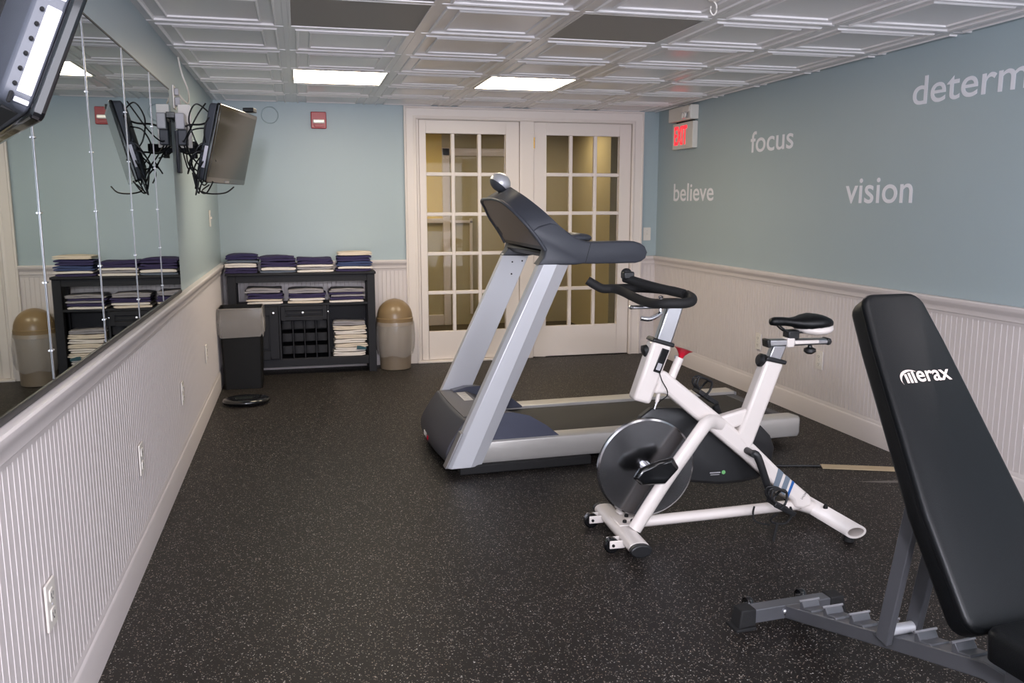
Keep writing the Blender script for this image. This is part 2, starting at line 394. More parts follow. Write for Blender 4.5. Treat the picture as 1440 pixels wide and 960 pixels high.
# hook
t = thing('ceiling_hook', 'small white metal hook hanging from the ceiling at the top edge', 'hook', (2.262, -3.90, H-.0), 0)
MB().lathe([(.022, 0), (.022, -.004), (.008, -.008), (.002, -.008)], n=16).build('hook_plate', 'ivory', t)
MB().tube([(0, 0, -.006), (.012, 0, -.02), (.012, 0, -.045), (0, 0, -.058), (-.012, 0, -.045), (-.012, 0, -.025)], .003, 8, smooth=6).build('hook_loop', 'ivory', t)

# ---------------------------------------------------------------- wall words
def word(s, y0, y1, z0, hgt, label):
    # reads from the far end towards the camera on the right wall
    o = text('wall_word', s, 'letter', None, (0, -1, 0), (0, 0, 1), (W-.0005, y0, z0), abs(y1-y0), hgt, depth=.0016, bold=.009)
    tag(o, label, 'wall lettering', 'white words on the right wall'); return o
word('focus', -1.612, -2.155, 1.698, .146, "white lettering reading 'focus' on the blue wall")
word('believe', -.350, -1.079, 1.368, .145, "white lettering reading 'believe' beneath the exit sign")
word('vision', -2.733, -3.302, 1.345, .141, "white lettering reading 'vision' on the blue wall")
word('determination', -3.250, -4.68, 1.842, .142, "large white lettering beginning 'determ' cut by the right photo edge")

# ---------------------------------------------------------------- mirror on the left wall
ys = [-2.45-.6*i for i in range(7)]
WM = thing('wall_mirror', 'long wall mirror in tall panels with metal seam strips along the left wall', 'mirror', (0, -4.25, .8875), 0)
def loc_(b): return b.xf(Matrix.Translation((0, 4.25, -.8875)))
for i in range(6): loc_(MB().box((.002, ys[i+1]+.001, .905), (.008, ys[i]-.001, 1.912))).build('mirror_panel', 'mirror', WM, smooth=None)
loc_(MB().box((.001, ys[6], .8875), (.012, ys[0], .905))).build('bottom_channel', 'blackpl', WM, bevel=.002)
loc_(MB().box((.001, ys[6], 1.912), (.010, ys[0], 1.918))).build('top_edge', 'blackpl', WM)
for i in range(1, 6):
    o = loc_(MB().box((.008, ys[i]-.0035, .906), (.0105, ys[i]+.0035, 1.912))).build('seam_strip', 'seam', WM, bevel=.001)
    for z in (.98, 1.15, 1.32, 1.5, 1.68): loc_(MB().lathe([(.0025, -.009), (.0025, .009)], (.011, ys[i], z), 10, Matrix.Rotation(R(90), 3, 'X'))).build('clip', 'seam', o)

# ---------------------------------------------------------------- outlets and switches
def wallplate(name, label, cat, loc, rz, kind, group=None):
    t = thing(name, label, cat, loc, rz, group)          # local: plate in xz plane, facing -y
    MB().prism(rrect(-.036, .036, -.058, .058, .004, 3), -.006, 0).build('cover_plate', 'ivory', t, bevel=.002)
    if kind == 'outlet':
        for z in (.024, -.024):
            s_ = MB().prism(rrect(-.016, .016, z-.015, z+.015, .006, 4), -.0085, -.005).build('socket', 'ivory', t, bevel=.001)
            MB().box((-.008, -.0092, z-.004), (-.006, -.008, z+.006)).box((.006, -.0092, z-.004), (.008, -.008, z+.006)).box((-.002, -.0092, z-.011), (.002, -.008, z-.007)).build('slots', 'dark', s_)
    elif kind == 'switch':
        MB().box((-.005, -.017, -.004), (.005, -.005, .012)).build('toggle', 'ivory', t, bevel=.001)
    MB().lathe([(.003, 0), (.003, .0015), (.001, .002)], (0, -.0065, 0 if kind != 'switch' else .03), 10, Matrix.Rotation(R(90), 3, 'X')).build('screw', 'lightgrey', t)
    return t
for y, z, l in ((-5.06, .402, 'white power outlet low on the left wainscot, nearest the camera'), (-3.85, .402, 'second white power outlet from the camera on the left wainscot'),
                (-2.68, .400, 'third white power outlet from the camera on the left wainscot'), (-1.53, .405, 'farthest white power outlet on the left wainscot, nearest the black bin')):
    wallplate('power_outlet', l, 'outlet', (.011, y, z), R(90), 'outlet', 'outlets on the left wainscot')
wallplate('power_outlet', 'white power outlet on the right wainscot, behind the exercise bike post', 'outlet', (W-.011, -1.86, .392), R(-90), 'outlet', 'outlets on the right wainscot')
wallplate('power_outlet', 'white power outlet on the right wainscot, below the bike saddle', 'outlet', (W-.011, -2.59, .388), R(-90), 'outlet', 'outlets on the right wainscot')
wallplate('light_switch', 'white light switch on the left wall above the black bin', 'switch', (.001, -.73, 1.245), R(90), 'switch')
wallplate('light_switch', 'white light switch right of the french doors', 'switch', (3.640, -.001, 1.08), 0, 'switch')

# ---------------------------------------------------------------- alarm, ring, exit sign
t = thing('fire_alarm', 'red fire alarm strobe on the far wall left of the french doors', 'fire alarm', (.80, .0, 2.008), 0)
MB().prism(rrect(-.060, .060, -.066, .064, .008), -.03, .002).build('alarm_body', 'alarm', t, bevel=.005)
MB().box((-.045, -.046, -.026), (.045, -.028, .004)).build('strobe', 'strobe', t, bevel=.006)
MB().prism([(-.040, -.034), (.040, -.034), (.030, -.056), (-.030, -.056)], -.036, -.029).build('sounder_grille', 'alarm', t, bevel=.003)
o = MB(); rg = []
for k in range(40):
    a = 2*pi*k/40; rg.append((cos(a), sin(a)))
o.tube([(.063*x, -.003, .063*z) for x, z in rg], .0045, 8, closed=True, up=(0, 1, 0))
o = o.build('wall_ring', 'paint', loc=(.425, 0, 2.04)); tag(o, 'round ring outline painted over on the far wall above the television', 'wall ring')
MB().lathe([(.060, 0), (.060, .0015), (.002, .0018)], n=32, M_=Matrix.Rotation(R(90), 3, 'X')).build('cover_disc', 'paint', o)

t = thing('exit_sign', 'white exit sign with red letters and twin emergency lamp head on top', 'exit sign', (W, -.58, 1.79), 0)
MB().box((-.045, -.19, 0), (0, .19, .21)).build('sign_box', 'signwhite', t, bevel=.004)
text('exit_letters', 'EXIT', 'exitred', t, (0, -1, 0), (0, 0, 1), (-.045, .15, .035), .235, .15, depth=.003, bold=.02)
MB().box((-.075, -.20, .222), (0, .215, .335)).build('battery_box', 'signwhite', t, bevel=.006)
MB().box((-.03, -.15, .208), (-.01, .15, .224)).build('seam_bracket', 'dark', t)
for yy in (-.11, -.155):
    l_ = MB().lathe([(.004, -.02), (.020, -.015), (.026, .004), (.026, .016)], (0, 0, 0), 16, Matrix.Rotation(R(-90), 3, 'Y')).build('lamp_head', 'chrome', t, loc=(-.085, yy, .255))
    MB().ell((-.016, 0, 0), (.006, .022, .022)).build('lamp_lens', 'strobe', l_)
MB().box((-.082, -.19, .28), (-.074, -.07, .32)).build('side_label', 'ivory', t)

# ---------------------------------------------------------------- televisions
def television(label, center, az, tilt, strips):
    t = thing('television', label, 'television', center, 0, 'wall televisions')
    n = Vector((cos(tilt)*cos(az), cos(tilt)*sin(az), -sin(tilt))); wd = Vector((-sin(az), cos(az), 0)); up = n.cross(wd)
    # local x = width (towards +y), local y = -normal (back), local z = up
    m = Matrix((wd, -n, up)).transposed()
    t.rotation_euler = m.to_euler()
    w, h = .33, .20
    MB().prism(rrect(-w, w, -h, h, .012), 0, .018).build('bezel', 'blackgl', t, bevel=.005)
    MB().prism(rrect(-w+.022, w-.022, -h+.03, h-.022, .003), -.0015, .001).build('screen', 'screen', t)
    bk = MB().loft([[(x, .018, z) for x, z in rrect(-w+.004, w-.004, -h+.004, h-.004, .02)], [(x, .054, z) for x, z in rrect(-w+.008, w-.008, -h+.01, h-.01, .02)],
                    [(x, .076, z) for x, z in rrect(-w+.07, w-.07, -h+.05, h-.05, .02)]]).build('rear_housing', 'tvgrey', t, bevel=.004)
    # side control strip with small keys
    for z0, z1 in strips:
        s_ = MB().box((-w+.003, .021, z0), (-w+.009, .038, z1)).build('side_label_strip', 'buttonpanel', t, bevel=.001)
        q = MB()
        for k in range(6): q.ell((-w+.004, .0425, z0+.008+k*(z1-z0-.016)/5), (.004, .0028, .003), 10, 6)
        q.build('keys', 'dark', s_)
    v = MB()
    for k in range(14): v.box((-.20+k*.028, .0755, -.10), (-.19+k*.028, .078, .02))
    v.build('vent_slots', 'dark', t)
    v = MB().box((-w+.05, .025, -h+.0045), (w-.05, .045, -h+.012)).build('speaker_grille', 'dark', t)
    MB().box((-.035, -.002, -h+.008), (.035, .001, -h+.018)).build('badge', 'lightgrey', t)
    return t, m
TVA = television('flat television with dark screen on the left wall beside the far corner', (.292, -2.269, 1.644), R(-12.9), R(13.8), ((-.13, -.02),))
TVB = television('near television seen from its edge at the top left photo corner', (.262, -5.62, 1.627), R(22), R(22), ((-.188, -.182), (-.175, -.060), (-.047, .10)))
def tvmount(label, y, z, tx, ty):
    t = thing('wall_mount', label, 'wall mount', (.0, y, z), 0, 'television wall mounts')
    MB().box((.012 if y < -2.45 else 0, -.05, -.11), (.026 if y < -2.45 else .014, .05, .11)).build('wall_plate', 'tvgrey', t, bevel=.003)
    MB().rectbar((.02, 0, .02), (tx*.5, ty*.5+.06, .02), .045, .025, (0, 0, 1)).build('arm', 'tvgrey', t, bevel=.004)
    MB().rectbar((tx*.5, ty*.5+.06, .02), (tx, ty, .02), .045, .022, (0, 0, 1)).build('arm', 'blackpl', t, bevel=.004)
    MB().tube([(tx*.5, ty*.5+.06, -.03), (tx*.5, ty*.5+.06, .06)], .016, 12).build('pivot', 'blackpl', t)
    return t
tvmount('jointed arm holding the far television to the wall', -2.20, 1.62, .16, .0)
tvmount('jointed arm behind the near television', -5.60, 1.64, .11, .0)
# stud on top of TVA (small black box = camera sensor on top edge)
o = MB().prism(rrect(-.035, .035, -.012, .012, .006), -.03, .03).build('sensor_bar', 'blackpl', loc=(.372, -1.99, 1.868), bevel=.003); o.rotation_euler = (0, 0, R(77)); tag(o, 'small black receiver box on top edge of the far television', 'receiver')
# plugs and cords
t = thing('plug_outlet', 'white ceiling-high outlet with plugged cord above the far television mount', 'outlet', (.001, -2.24, 1.90), 0)
MB().box((0, -.036, -.06), (.008, .036, .06)).build('cover_plate', 'ivory', t, bevel=.002)
MB().box((.008, -.02, -.045), (.035, .02, .0)).box((.008, -.018, .01), (.03, .018, .045)).build('plugs', 'lightgrey', t, bevel=.004)
PO = t
o = MB().tube([(.02, -2.23, 1.925), (.06, -2.15, 1.88), (.05, -2.0, 1.96), (.02, -1.99, 2.06), (.01, -2.02, 2.14)], .005, 8, smooth=8).xf(Matrix.Translation((-.001, 2.24, -1.90))).build('power_cord', 'ivory', PO); o['label'] = 'white cord looping up to the ceiling'
t = thing('power_adapter_block', 'grey power adapters on a strip above the far television arm', 'power strip', (.03, -2.32, 1.755), 0)
MB().box((-.028, -.13, .02), (.0, .12, .05)).build('strip_body', 'blackpl', t, bevel=.003)
for yy, zz, hh in ((-.11, -.01, .055), (.10, -.01, .055), (-.04, -.065, .075), (.04, -.065, .075)):
    MB().box((0, yy-.032, zz-hh+.03), (.045, yy+.032, zz+hh)).build('adapter', 'lightgrey' if abs(yy) > .05 else 'tvgrey', t, bevel=.005)
MB().box((.0, -.004, -.12), (.062, .008, .10)).build('divider_bar', 'ivory', t, bevel=.001)
cab_paths = [
    [(.03, -2.31, 1.70), (.06, -2.35, 1.62), (.08, -2.45, 1.55), (.12, -2.5, 1.49), (.15, -2.45, 1.44), (.17, -2.40, 1.47)],
    [(.06, -2.30, 1.66), (.09, -2.42, 1.58), (.11, -2.52, 1.52), (.13, -2.50, 1.42), (.16, -2.46, 1.40), (.2, -2.48, 1.46)],
    [(.03, -2.22, 1.80), (.05, -2.35, 1.74), (.10, -2.48, 1.74), (.16, -2.52, 1.74), (.21, -2.50, 1.76)],
    [(.22, -2.50, 1.80), (.20, -2.56, 1.72), (.17, -2.54, 1.64), (.15, -2.56, 1.56), (.17, -2.50, 1.50), (.2, -2.47, 1.52)],
    [(.24, -2.52, 1.77), (.21, -2.57, 1.69), (.19, -2.54, 1.62), (.13, -2.50, 1.56), (.10, -2.42, 1.50), (.12, -2.40, 1.45)],
    [(.03, -2.36, 1.64), (.07, -2.44, 1.60), (.12, -2.50, 1.60), (.18, -2.50, 1.60)],
    [(.18, -2.50, 1.44), (.15, -2.55, 1.41), (.19, -2.60, 1.395), (.26, -2.55, 1.40), (.3, -2.5, 1.43)],
    [(.02, -2.12, 1.78), (.04, -2.10, 1.70), (.05, -2.18, 1.62), (.09, -2.34, 1.58)],
    [(.10, -2.45, 1.56), (.07, -2.40, 1.50), (.09, -2.46, 1.53), (.14, -2.56, 1.50), (.15, -2.54, 1.44)],
    [(.21, -2.56, 1.79), (.15, -2.60, 1.83), (.11, -2.58, 1.76), (.13, -2.54, 1.66), (.17, -2.56, 1.58), (.14, -2.60, 1.50), (.12, -2.56, 1.42)],
    [(.19, -2.55, 1.72), (.12, -2.60, 1.70), (.09, -2.56, 1.62), (.13, -2.52, 1.55), (.18, -2.54, 1.50), (.15, -2.58, 1.44), (.13, -2.54, 1.40), (.11, -2.56, 1.50)],
    [(.22, -2.53, 1.66), (.16, -2.58, 1.64), (.12, -2.57, 1.58), (.09, -2.52, 1.52), (.07, -2.47, 1.56), (.05, -2.40, 1.62)],
    [(.20, -2.54, 1.60), (.14, -2.60, 1.60), (.10, -2.58, 1.54), (.13, -2.55, 1.47), (.12, -2.56, 1.39), (.14, -2.57, 1.46), (.15, -2.58, 1.54)],
    [(.04, -2.30, 1.70), (.06, -2.42, 1.66), (.10, -2.53, 1.70), (.15, -2.57, 1.78), (.19, -2.55, 1.84)],
    [(.23, -2.54, 1.80), (.19, -2.60, 1.74), (.18, -2.58, 1.66), (.2, -2.54, 1.60), (.22, -2.50, 1.56)]]
o = MB()
for i, p in enumerate(cab_paths): o.tube(p, .0038 if i not in (2, 5) else .005, 7, smooth=8)
TVT = TVA[0]; mi = Matrix.LocRotScale(TVT.location, TVT.rotation_euler, None).inverted()
o = o.xf(mi).build('cable_bundle', 'blackpl', TVT); o['kind'] = 'stuff'; o['label'] = 'tangle of black cables hanging behind'
for i, (c, m) in enumerate(((((.235, -2.54, 1.80)), 'brass'), ((.225, -2.50, 1.765), 'red'))):
    MB().tube([(c[0], c[1], c[2]), (c[0]+.01, c[1], c[2]+.03)], .009, 8).xf(mi).build('cable_plug', m, o)

# ---------------------------------------------------------------- treadmill
TR = thing('treadmill', 'grey and silver treadmill standing in front of the french doors', 'treadmill', (1.25, -3.13, 0), R(2.2))
MB().box((.14, .09, .02), (2.02, .72, .098)).build('base_frame', 'blackpl', TR, bevel=.006)
for ya, yb in ((-.02, .05), (.76, .83)): MB().box((.10, ya, .005), (.80, yb, .052)).build('lift_frame', 'rubber', TR, bevel=.006)
for x in (.12, 1.86):
    for y in (.12, .69): MB().lathe([(.03, 0), (.035, .004), (.03, .022), (.02, .024)], (x, y, 0), 16).build('foot_pad', 'rubber', TR)
for y0, y1 in ((-.004, .115), (.695, .814)):
    s_ = -1 if y0 < .3 else 1
    yo, yi = (y0, y1) if s_ < 0 else (y1, y0)
    prof = [(yi, .105), (yi, .163), (yo-s_*.018, .168), (yo-s_*.004, .160), (yo, .145), (yo, .075), (yo-s_*.012, .052), (yo-s_*.03, .048), (yi, .06)]
    r_ = MB().loft([[(.20, y, z) for y, z in prof], [(2.05, y, z) for y, z in prof]]).build('side_rail', 'rail', TR, bevel=.003)
    MB().loft([[(2.05, y, z) for y, z in prof], [(2.062, y*.97+.012, z*.96+.004) for y, z in prof]]).build('end_cap', 'silver2', r_, bevel=.002)
MB().box((.36, .117, .135), (2.0, .693, .147)).build('running_belt', 'belt', TR, bevel=.004)
MB().box((1.975, .117, .04), (2.05, .693, .150)).build('rear_roller_cover', 'charcoal', TR, bevel=.012)
# motor hood
def hoodsec(y, bow):
    return [(.060-bow, y, .045), (.042-bow, y, .08), (.044-bow, y, .115), (.062-bow, y, .155), (.100-bow*.7, y, .215), (.134-bow*.5, y, .262), (.146-bow*.4, y, .272), (.30, y, .274), (.40, y, .235), (.47, y, .15), (.47, y, .06)]
b = MB(); secs = []
for k in range(13):
    y = .04+.73*k/12; u = (y-.405)/.365; secs.append(hoodsec(y, .024*(1-u*u)))
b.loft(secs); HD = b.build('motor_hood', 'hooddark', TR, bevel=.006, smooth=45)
b = MB(); secs = []
for k in range(11):
    y = .10+.61*k/10; u = (y-.405)/.365; bo = .024*(1-u*u)
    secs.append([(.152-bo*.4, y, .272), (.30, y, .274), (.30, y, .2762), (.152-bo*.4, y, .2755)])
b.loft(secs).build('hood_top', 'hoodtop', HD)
MB().box((.232, .45, .276), (.283, .66, .2772)).build('notice_label', 'ivory', HD)
q = MB()
for k in range(7): q.box((.238, .47+k*.026, .2772), (.277-(k % 3)*.008, .475+k*.026, .2776))
q.build('label_print', 'lightgrey', HD)
t_ = text('brand_mark', 'D///', 'ivory', HD, (0, -1, 0), (.0, 0, 1), (.0225, .53, .080), .08, .028, depth=.004)
q = MB()
for k in range(3): q.tube([(.017, .43-k*.012, .082), (.0185, .425-k*.012, .104)], .002, 6)
q.build('brand_swoosh', 'red', HD)
for y0, y1 in ((.012, .135), (.675, .798)):
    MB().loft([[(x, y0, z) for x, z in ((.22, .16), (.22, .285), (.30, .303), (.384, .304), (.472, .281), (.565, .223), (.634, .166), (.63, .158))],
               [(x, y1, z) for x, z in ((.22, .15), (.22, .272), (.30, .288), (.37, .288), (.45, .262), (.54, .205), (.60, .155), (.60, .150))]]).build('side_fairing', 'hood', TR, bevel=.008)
# uprights
def upright(near):
    def sec(z, xf, xr, xs, xo):
        if near: return [(xf, .035, z), (xf, -.008, z), (xf+xo, -.03, z), (xs, -.03, z), (xr, -.004, z), (xr, .035, z)]
        return [(xf, .772, z), (xf, .815, z), (xf+xo, .838, z), (xs, .838, z), (xr, .812, z), (xr, .772, z)]
    d = 0 if near else .03
    return MB().loft([sec(.045, .032+d, .215+d, .153+d, .022), sec(1.06, .517+d, .677+d, .604+d, .018)])
for nr in (True, False):
    u = upright(nr).build('upright', 'silver', TR, bevel=.003, smooth=12)
    d = 0 if nr else .03; yy = .0 if nr else .806
    MB().loft([[(.022+d, yy-.032, .05), (.034+d, yy-.032, .05), (.034+d, yy+.028, .05), (.022+d, yy+.028, .05)], [(.105+d, yy-.032, .225), (.117+d, yy-.032, .225), (.117+d, yy+.028, .225), (.105+d, yy+.028, .225)]]).build('trim_strip', 'silver2', u, bevel=.003)
    if nr:
        for x, z in ((.19, .075), (.20, .175)): MB().ell((x, -.014, z), (.005, .006, .005), 10, 6).build('screw', 'dark', u)
    else:
        for x, z in ((.605, 1.01), (.665, 1.015), (.60, .94)): MB().ell((x-.005, .771, z), (.005, .003, .005), 10, 6).build('screw', 'dark', u)
# console: arms
ARM = [(.500, 1.048), (.528, 1.085), (.538, 1.118), (.526, 1.142), (.509, 1.163), (.470, 1.212), (.500, 1.235), (.560, 1.252), (.600, 1.247), (.645, 1.213), (.689, 1.184), (.725, 1.168), (.768, 1.157), (.800, 1.158),
       (.944, 1.158), (1.010, 1.157), (1.045, 1.147), (1.070, 1.130), (1.084, 1.100), (1.074, 1.070), (1.052, 1.054), (1.020, 1.047), (.944, 1.047), (.80, 1.047), (.735, 1.049), (.700, 1.045), (.672, 1.044)]
for y0, y1 in ((-.036, .052), (.758, .846)):
    ym = (y0+y1)/2; cx_, cz_ = .75, 1.12
    def sc(p, s): return (cx_+(p[0]-cx_)*s if False else p[0]+(0), p[1])
    ins = lambda k: [(x+(.0), z) for x, z in ARM]
    def inset(poly, d):
        out = []; n = len(poly)
        for i in range(n):
            p0, p1, p2 = Vector(poly[i-1]), Vector(poly[i]), Vector(poly[(i+1) % n])
            a = (p1-p0).normalized(); c = (p2-p1).normalized(); nn = Vector((-(a.y+c.y), a.x+c.x))
            if nn.length < 1e-6: nn = Vector((0, 0))
            else: nn.normalize()
            out.append((p1.x-nn.x*d, p1.y-nn.y*d))
        return out
    A1 = ARM if y0 < .3 else [(x+.040 if x < .62 else x, z) for x, z in ARM]; A0 = inset(A1, .010); A00 = inset(A1, .003)
    secs = [[(x, y0, z) for x, z in A0], [(x, y0+.004, z) for x, z in A00], [(x, y0+.012, z) for x, z in A1], [(x, y1-.012, z) for x, z in A1], [(x, y1-.004, z) for x, z in A00], [(x, y1, z) for x, z in A0]]
    h_ = MB().loft(secs).build('handrail', 'charcoal', TR, smooth=50)
    yy = y0-.0006 if y0 < .3 else y0-.0006
    MB().loft([[(.772, y0-.0008, 1.150), (.774, y0-.0008, 1.150), (.748, y0-.0008, 1.056), (.746, y0-.0008, 1.056)], [(.772, y0+.002, 1.150), (.774, y0+.002, 1.150), (.748, y0+.002, 1.056), (.746, y0+.002, 1.056)]]).build('seam', 'dark', h_)
# pod
Bo, Fo = Vector((.535, 0, 1.105)), Vector((.632, 0, 1.178)); du = Vector((-.575, 0, .818)); nrm = Vector((.818, 0, .575))
def outline(org, S, Wd, e=2.9, n=40, dn=0, bulge=0):
    out = []
    for k in range(n+1):
        a = pi*k/n; c_, s_ = cos(a), sin(a)
        w_ = Wd*(abs(c_)**(2/e))*(1 if c_ >= 0 else -1); v_ = S*(abs(s_)**(2/e))
        p = org+du*v_+nrm*dn; out.append((p.x, .405-w_, p.z))
    return out
BN_ = [(.536, -.034, 1.118), (.507, -.034, 1.161), (.470, -.029, 1.210), (.425, -.010, 1.265), (.384, .050, 1.319), (.359, .143, 1.356), (.349, .280, 1.369)]
BF_ = [(.575, .844, 1.120), (.550, .842, 1.165), (.516, .830, 1.212), (.468, .790, 1.268), (.422, .71, 1.322), (.378, .61, 1.356), (.358, .50, 1.368)]
FN_ = [(.663, -.034, 1.193), (.636, -.034, 1.214), (.598, -.032, 1.248), (.560, -.010, 1.287), (.527, .030, 1.325), (.473, .130, 1.387), (.448, .270, 1.425)]
FF_ = [(x+.02, .81-y, z) for x, y, z in FN_]
def dense(P): return catmull([Vector(p) for p in P], 4)
bn_, bf_, fn_, ff_ = dense(BN_), dense(BF_), dense(FN_), dense(FF_)
def ladder(b, A, B, n=6):
    rows = [[b.bm.verts.new(a.lerp(c, k/n)) for k in range(n+1)] for a, c in zip(A, B)]
    for r0, r1 in zip(rows, rows[1:]):
        for k in range(n): b.face((r0[k], r0[k+1], r1[k+1], r1[k]))
    return b
b = MB()
ladder(b, bn_, fn_, 3); ladder(b, bf_, ff_, 3); ladder(b, fn_, ff_, 8)
ladder(b, [bn_[-1], fn_[-1]], [bf_[-1], ff_[-1]], 8); ladder(b, [bn_[0], fn_[0]], [bf_[0], ff_[0]], 8)
b.build('console_housing', 'charcoal', TR, smooth=55)
b = MB(); b.tube([tuple(p) for p in bn_]+[tuple(p) for p in bf_[::-1]], .009, 10)
b.build('housing_rim', 'charcoal', TR, smooth=60)
b = MB(); ladder(b, bn_[2:], bf_[2:], 10)
b.build('back_panel', 'brownpanel', TR, smooth=55)
b = MB(); ladder(b, bn_[:3], bf_[:3], 6)
b.build('lower_cover', 'blackpl', TR, smooth=55)
q = [p+Vector((.006, 0, .004)) for p in fn_[6:]]; q2 = [p+Vector((.006, 0, .004)) for p in ff_[6:]]
b = MB(); ladder(b, [a.lerp(c, .1) for a, c in zip(q, q2)], [c.lerp(a, .1) for a, c in zip(q, q2)], 6)
b.build('display_panel', 'blackgl', TR, smooth=50)
MB().prism([(.555, 1.10), (.60, 1.07), (.74, 1.09), (.76, 1.13), (.70, 1.165), (.66, 1.18), (.58, 1.12)], .05, .76).build('console_bridge', 'blackpl', TR, bevel=.01)
MB().tube([(.70, .06, 1.13), (.80, .10, 1.165), (.83, .25, 1.17), (.83, .56, 1.17), (.80, .71, 1.165), (.70, .75, 1.13)], .02, 12, smooth=6).build('grip_bar', 'blackpl', TR)
for yy in (.1, .71): MB().ell((.755, yy, 1.172), (.075, .045, .024)).build('cup_holder_rim', 'charcoal', TR)
Rt = Matrix.Rotation(R(38), 3, 'Y')
hd = MB().ell((.425, .40, 1.452), (.058, .066, .052), 24, 10, Rt, -.25, 1).build('console_cap', 'silver', TR)
MB().ell((.425, .40, 1.452), (.057, .064, .044), 24, 8, Rt, -1, -.24).build('cap_base', 'charcoal', hd)

# ---------------------------------------------------------------- exercise bike
BK = thing('exercise_bike', 'white spin bike with a steel flywheel beside the treadmill', 'exercise bike', (1.835, -4.08, 0), R(-2.2))
fb = MB()
fb.prism([(.120, .600), (.137, .640), (.130, .690), (.168, .693), (.300, .587), (.428, .484), (.577, .358), (.70, .240), (.838, .125), (.845, .085), (.80, .072), (.760, .082), (.75, .115), (.640, .205), (.539, .294), (.369, .436), (.286, .504), (.175, .598)], -.032, .032)
FR = fb.build('frame', 'bikewhite', BK, bevel=.014, seg=3)
MB().prism([(.035, .580), (.107, .558), (.194, .790), (.113, .815)], -.036, .036).build('head_tube', 'bikewhite', BK, bevel=.014, seg=3)
MB().prism([(.106, .812), (.116, .826), (.202, .800), (.198, .784)], -.039, .039).build('tube_collar', 'blackpl', BK, bevel=.005)
MB().prism([(.127, .80), (.192, .78), (.245, .95), (.182, .965)], -.019, .019).build('handlebar_post', 'steel', BK, bevel=.008, seg=3)
st = MB().prism([(.485, .40), (.600, .721), (.680, .702), (.545, .33)], -.033, .033)
st.build('seat_tube', 'bikewhite', BK, bevel=.014, seg=3)
MB().prism([(.41, .49), (.535, .520), (.56, .50), (.53, .455), (.445, .43)], -.022, .022).build('brace', 'bikewhite', BK, bevel=.01, seg=3)
MB().prism([(.594, .718), (.602, .735), (.690, .712), (.684, .696)], -.037, .037).build('tube_collar', 'blackpl', BK, bevel=.005)
MB().prism([(.612, .71), (.668, .70), (.697, .775), (.637, .775)], -.017, .017).build('seat_post', 'steel', BK, bevel=.006)
# fork legs
for s_ in (-1, 1):
    P = [(.42, s_*.015, .455), (.375, s_*.035, .478), (.335, s_*.062, .478), (.300, s_*.078, .450), (.250, s_*.083, .385), (.15, s_*.083, .245), (.035, s_*.083, .068)]
    MB().tube(P, .029, 14, smooth=6, sy=.72, up=(0, 1, 0)).build('fork_leg', 'bikewhite', BK)
MB().tube([(.03, 0, .062), (.40, 0, .072), (.79, 0, .085)], .025, 14, sy=.9).build('base_tube', 'bikewhite', BK)
# front stabilizer
def oval(rx, rz, n=20): return [(rx*cos(2*pi*k/n), rz*sin(2*pi*k/n)) for k in range(n)]
def stab(x, z, y0, y1, rx, rz, cap0, cap1, skew=0):
    b = MB().loft([[(x+a-skew*(y-0), y, z+c) for a, c in ([(math.copysign(abs(p)**.7*rx**.3, p), q) for p, q in oval(rx, rz)])] for y in (y0, y1)], cap=True)
    return b
FS = stab(.0, .052, -.235, .205, .042, .024, 1, 1).build('front_stabilizer', 'bikewhite', BK, bevel=.002)
for y0, y1 in ((-.262, -.234), (.204, .232)):
    MB().loft([[(a*1.05, y, .050+c*1.1) for a, c in oval(.042, .024)] for y in (y0, y1)]).build('end_cap', 'blackpl', FS, bevel=.006)
for y in (-.135, .135):
    for ya in (y-.025, y+.018): MB().box((-.092, ya, .026), (-.03, ya+.007, .058)).build('wheel_bracket', 'bikewhite', FS, bevel=.003)
    w_ = MB().lathe([(.010, -.014), (.026, -.014), (.031, -.009), (.031, .009), (.026, .014), (.010, .014)], (-.078, y, .033), 24, Matrix.Rotation(R(90), 3, 'X')).build('transport_wheel', 'blackgl', FS)
    MB().tube([(-.078, y-.029, .040), (-.078, y+.029, .040)], .006, 10).build('axle_bolt', 'dark', FS)
MB().box((-.02, -.06, .070), (.075, .06, .078)).build('mounting_plate', 'bikewhite', FS, bevel=.004)
for x, y in ((.045, -.03), (.04, .03), (.012, -.03)): MB().lathe([(.009, .076), (.009, .086), (.005, .089)], (x, y, 0), 8).build('bolt', 'dark', FS)
# rear stabilizer: open oval tube on the near side
RS = MB()
n = 24; ro = oval(.046, .027, n); ri = oval(.036, .018, n)
sec = lambda prof, y, k=.04: [(.885-k*(y+.0)+a, y, .056+c) for a, c in prof]
RS.loft([sec(ri, -.245), sec(ro, -.262), sec(ro, .262), sec(ri, .245)], closed=False, cap=False)
RS.loft([sec(ri, -.262), sec(ri, -.12)], cap=False); RS.face([RS.bm.verts.new(v) for v in sec(ri, -.12)])
for i in range(n):
    a = sec(ro, -.262); c = sec(ri, -.262)
    RS.face([RS.bm.verts.new(v) for v in (a[i], a[(i+1) % n], c[(i+1) % n], c[i])])
RSO = RS.build('rear_stabilizer', 'bikewhite', BK)
RSO.data.materials.append(M['dark'])
for p_ in RSO.data.polygons:
    if p_.center.y > -.125 and p_.center.y < -.115 and len(p_.vertices) > 4: p_.material_index = 1
MB().tube([(.80, 0, .088), (.86, 0, .066)], .030, 14).build('joint_sleeve', 'bikewhite', RSO)
for y in (-.22, .22): MB().lathe([(.018, 0), (.022, .004), (.018, .030)], (.885-.04*y, y, 0), 14).build('levelling_foot', 'rubber', RSO)
MB().lathe([(.010, .082), (.010, .09), (.004, .102)], (.885, -.06, 0), 8).build('bolt', 'dark', RSO)
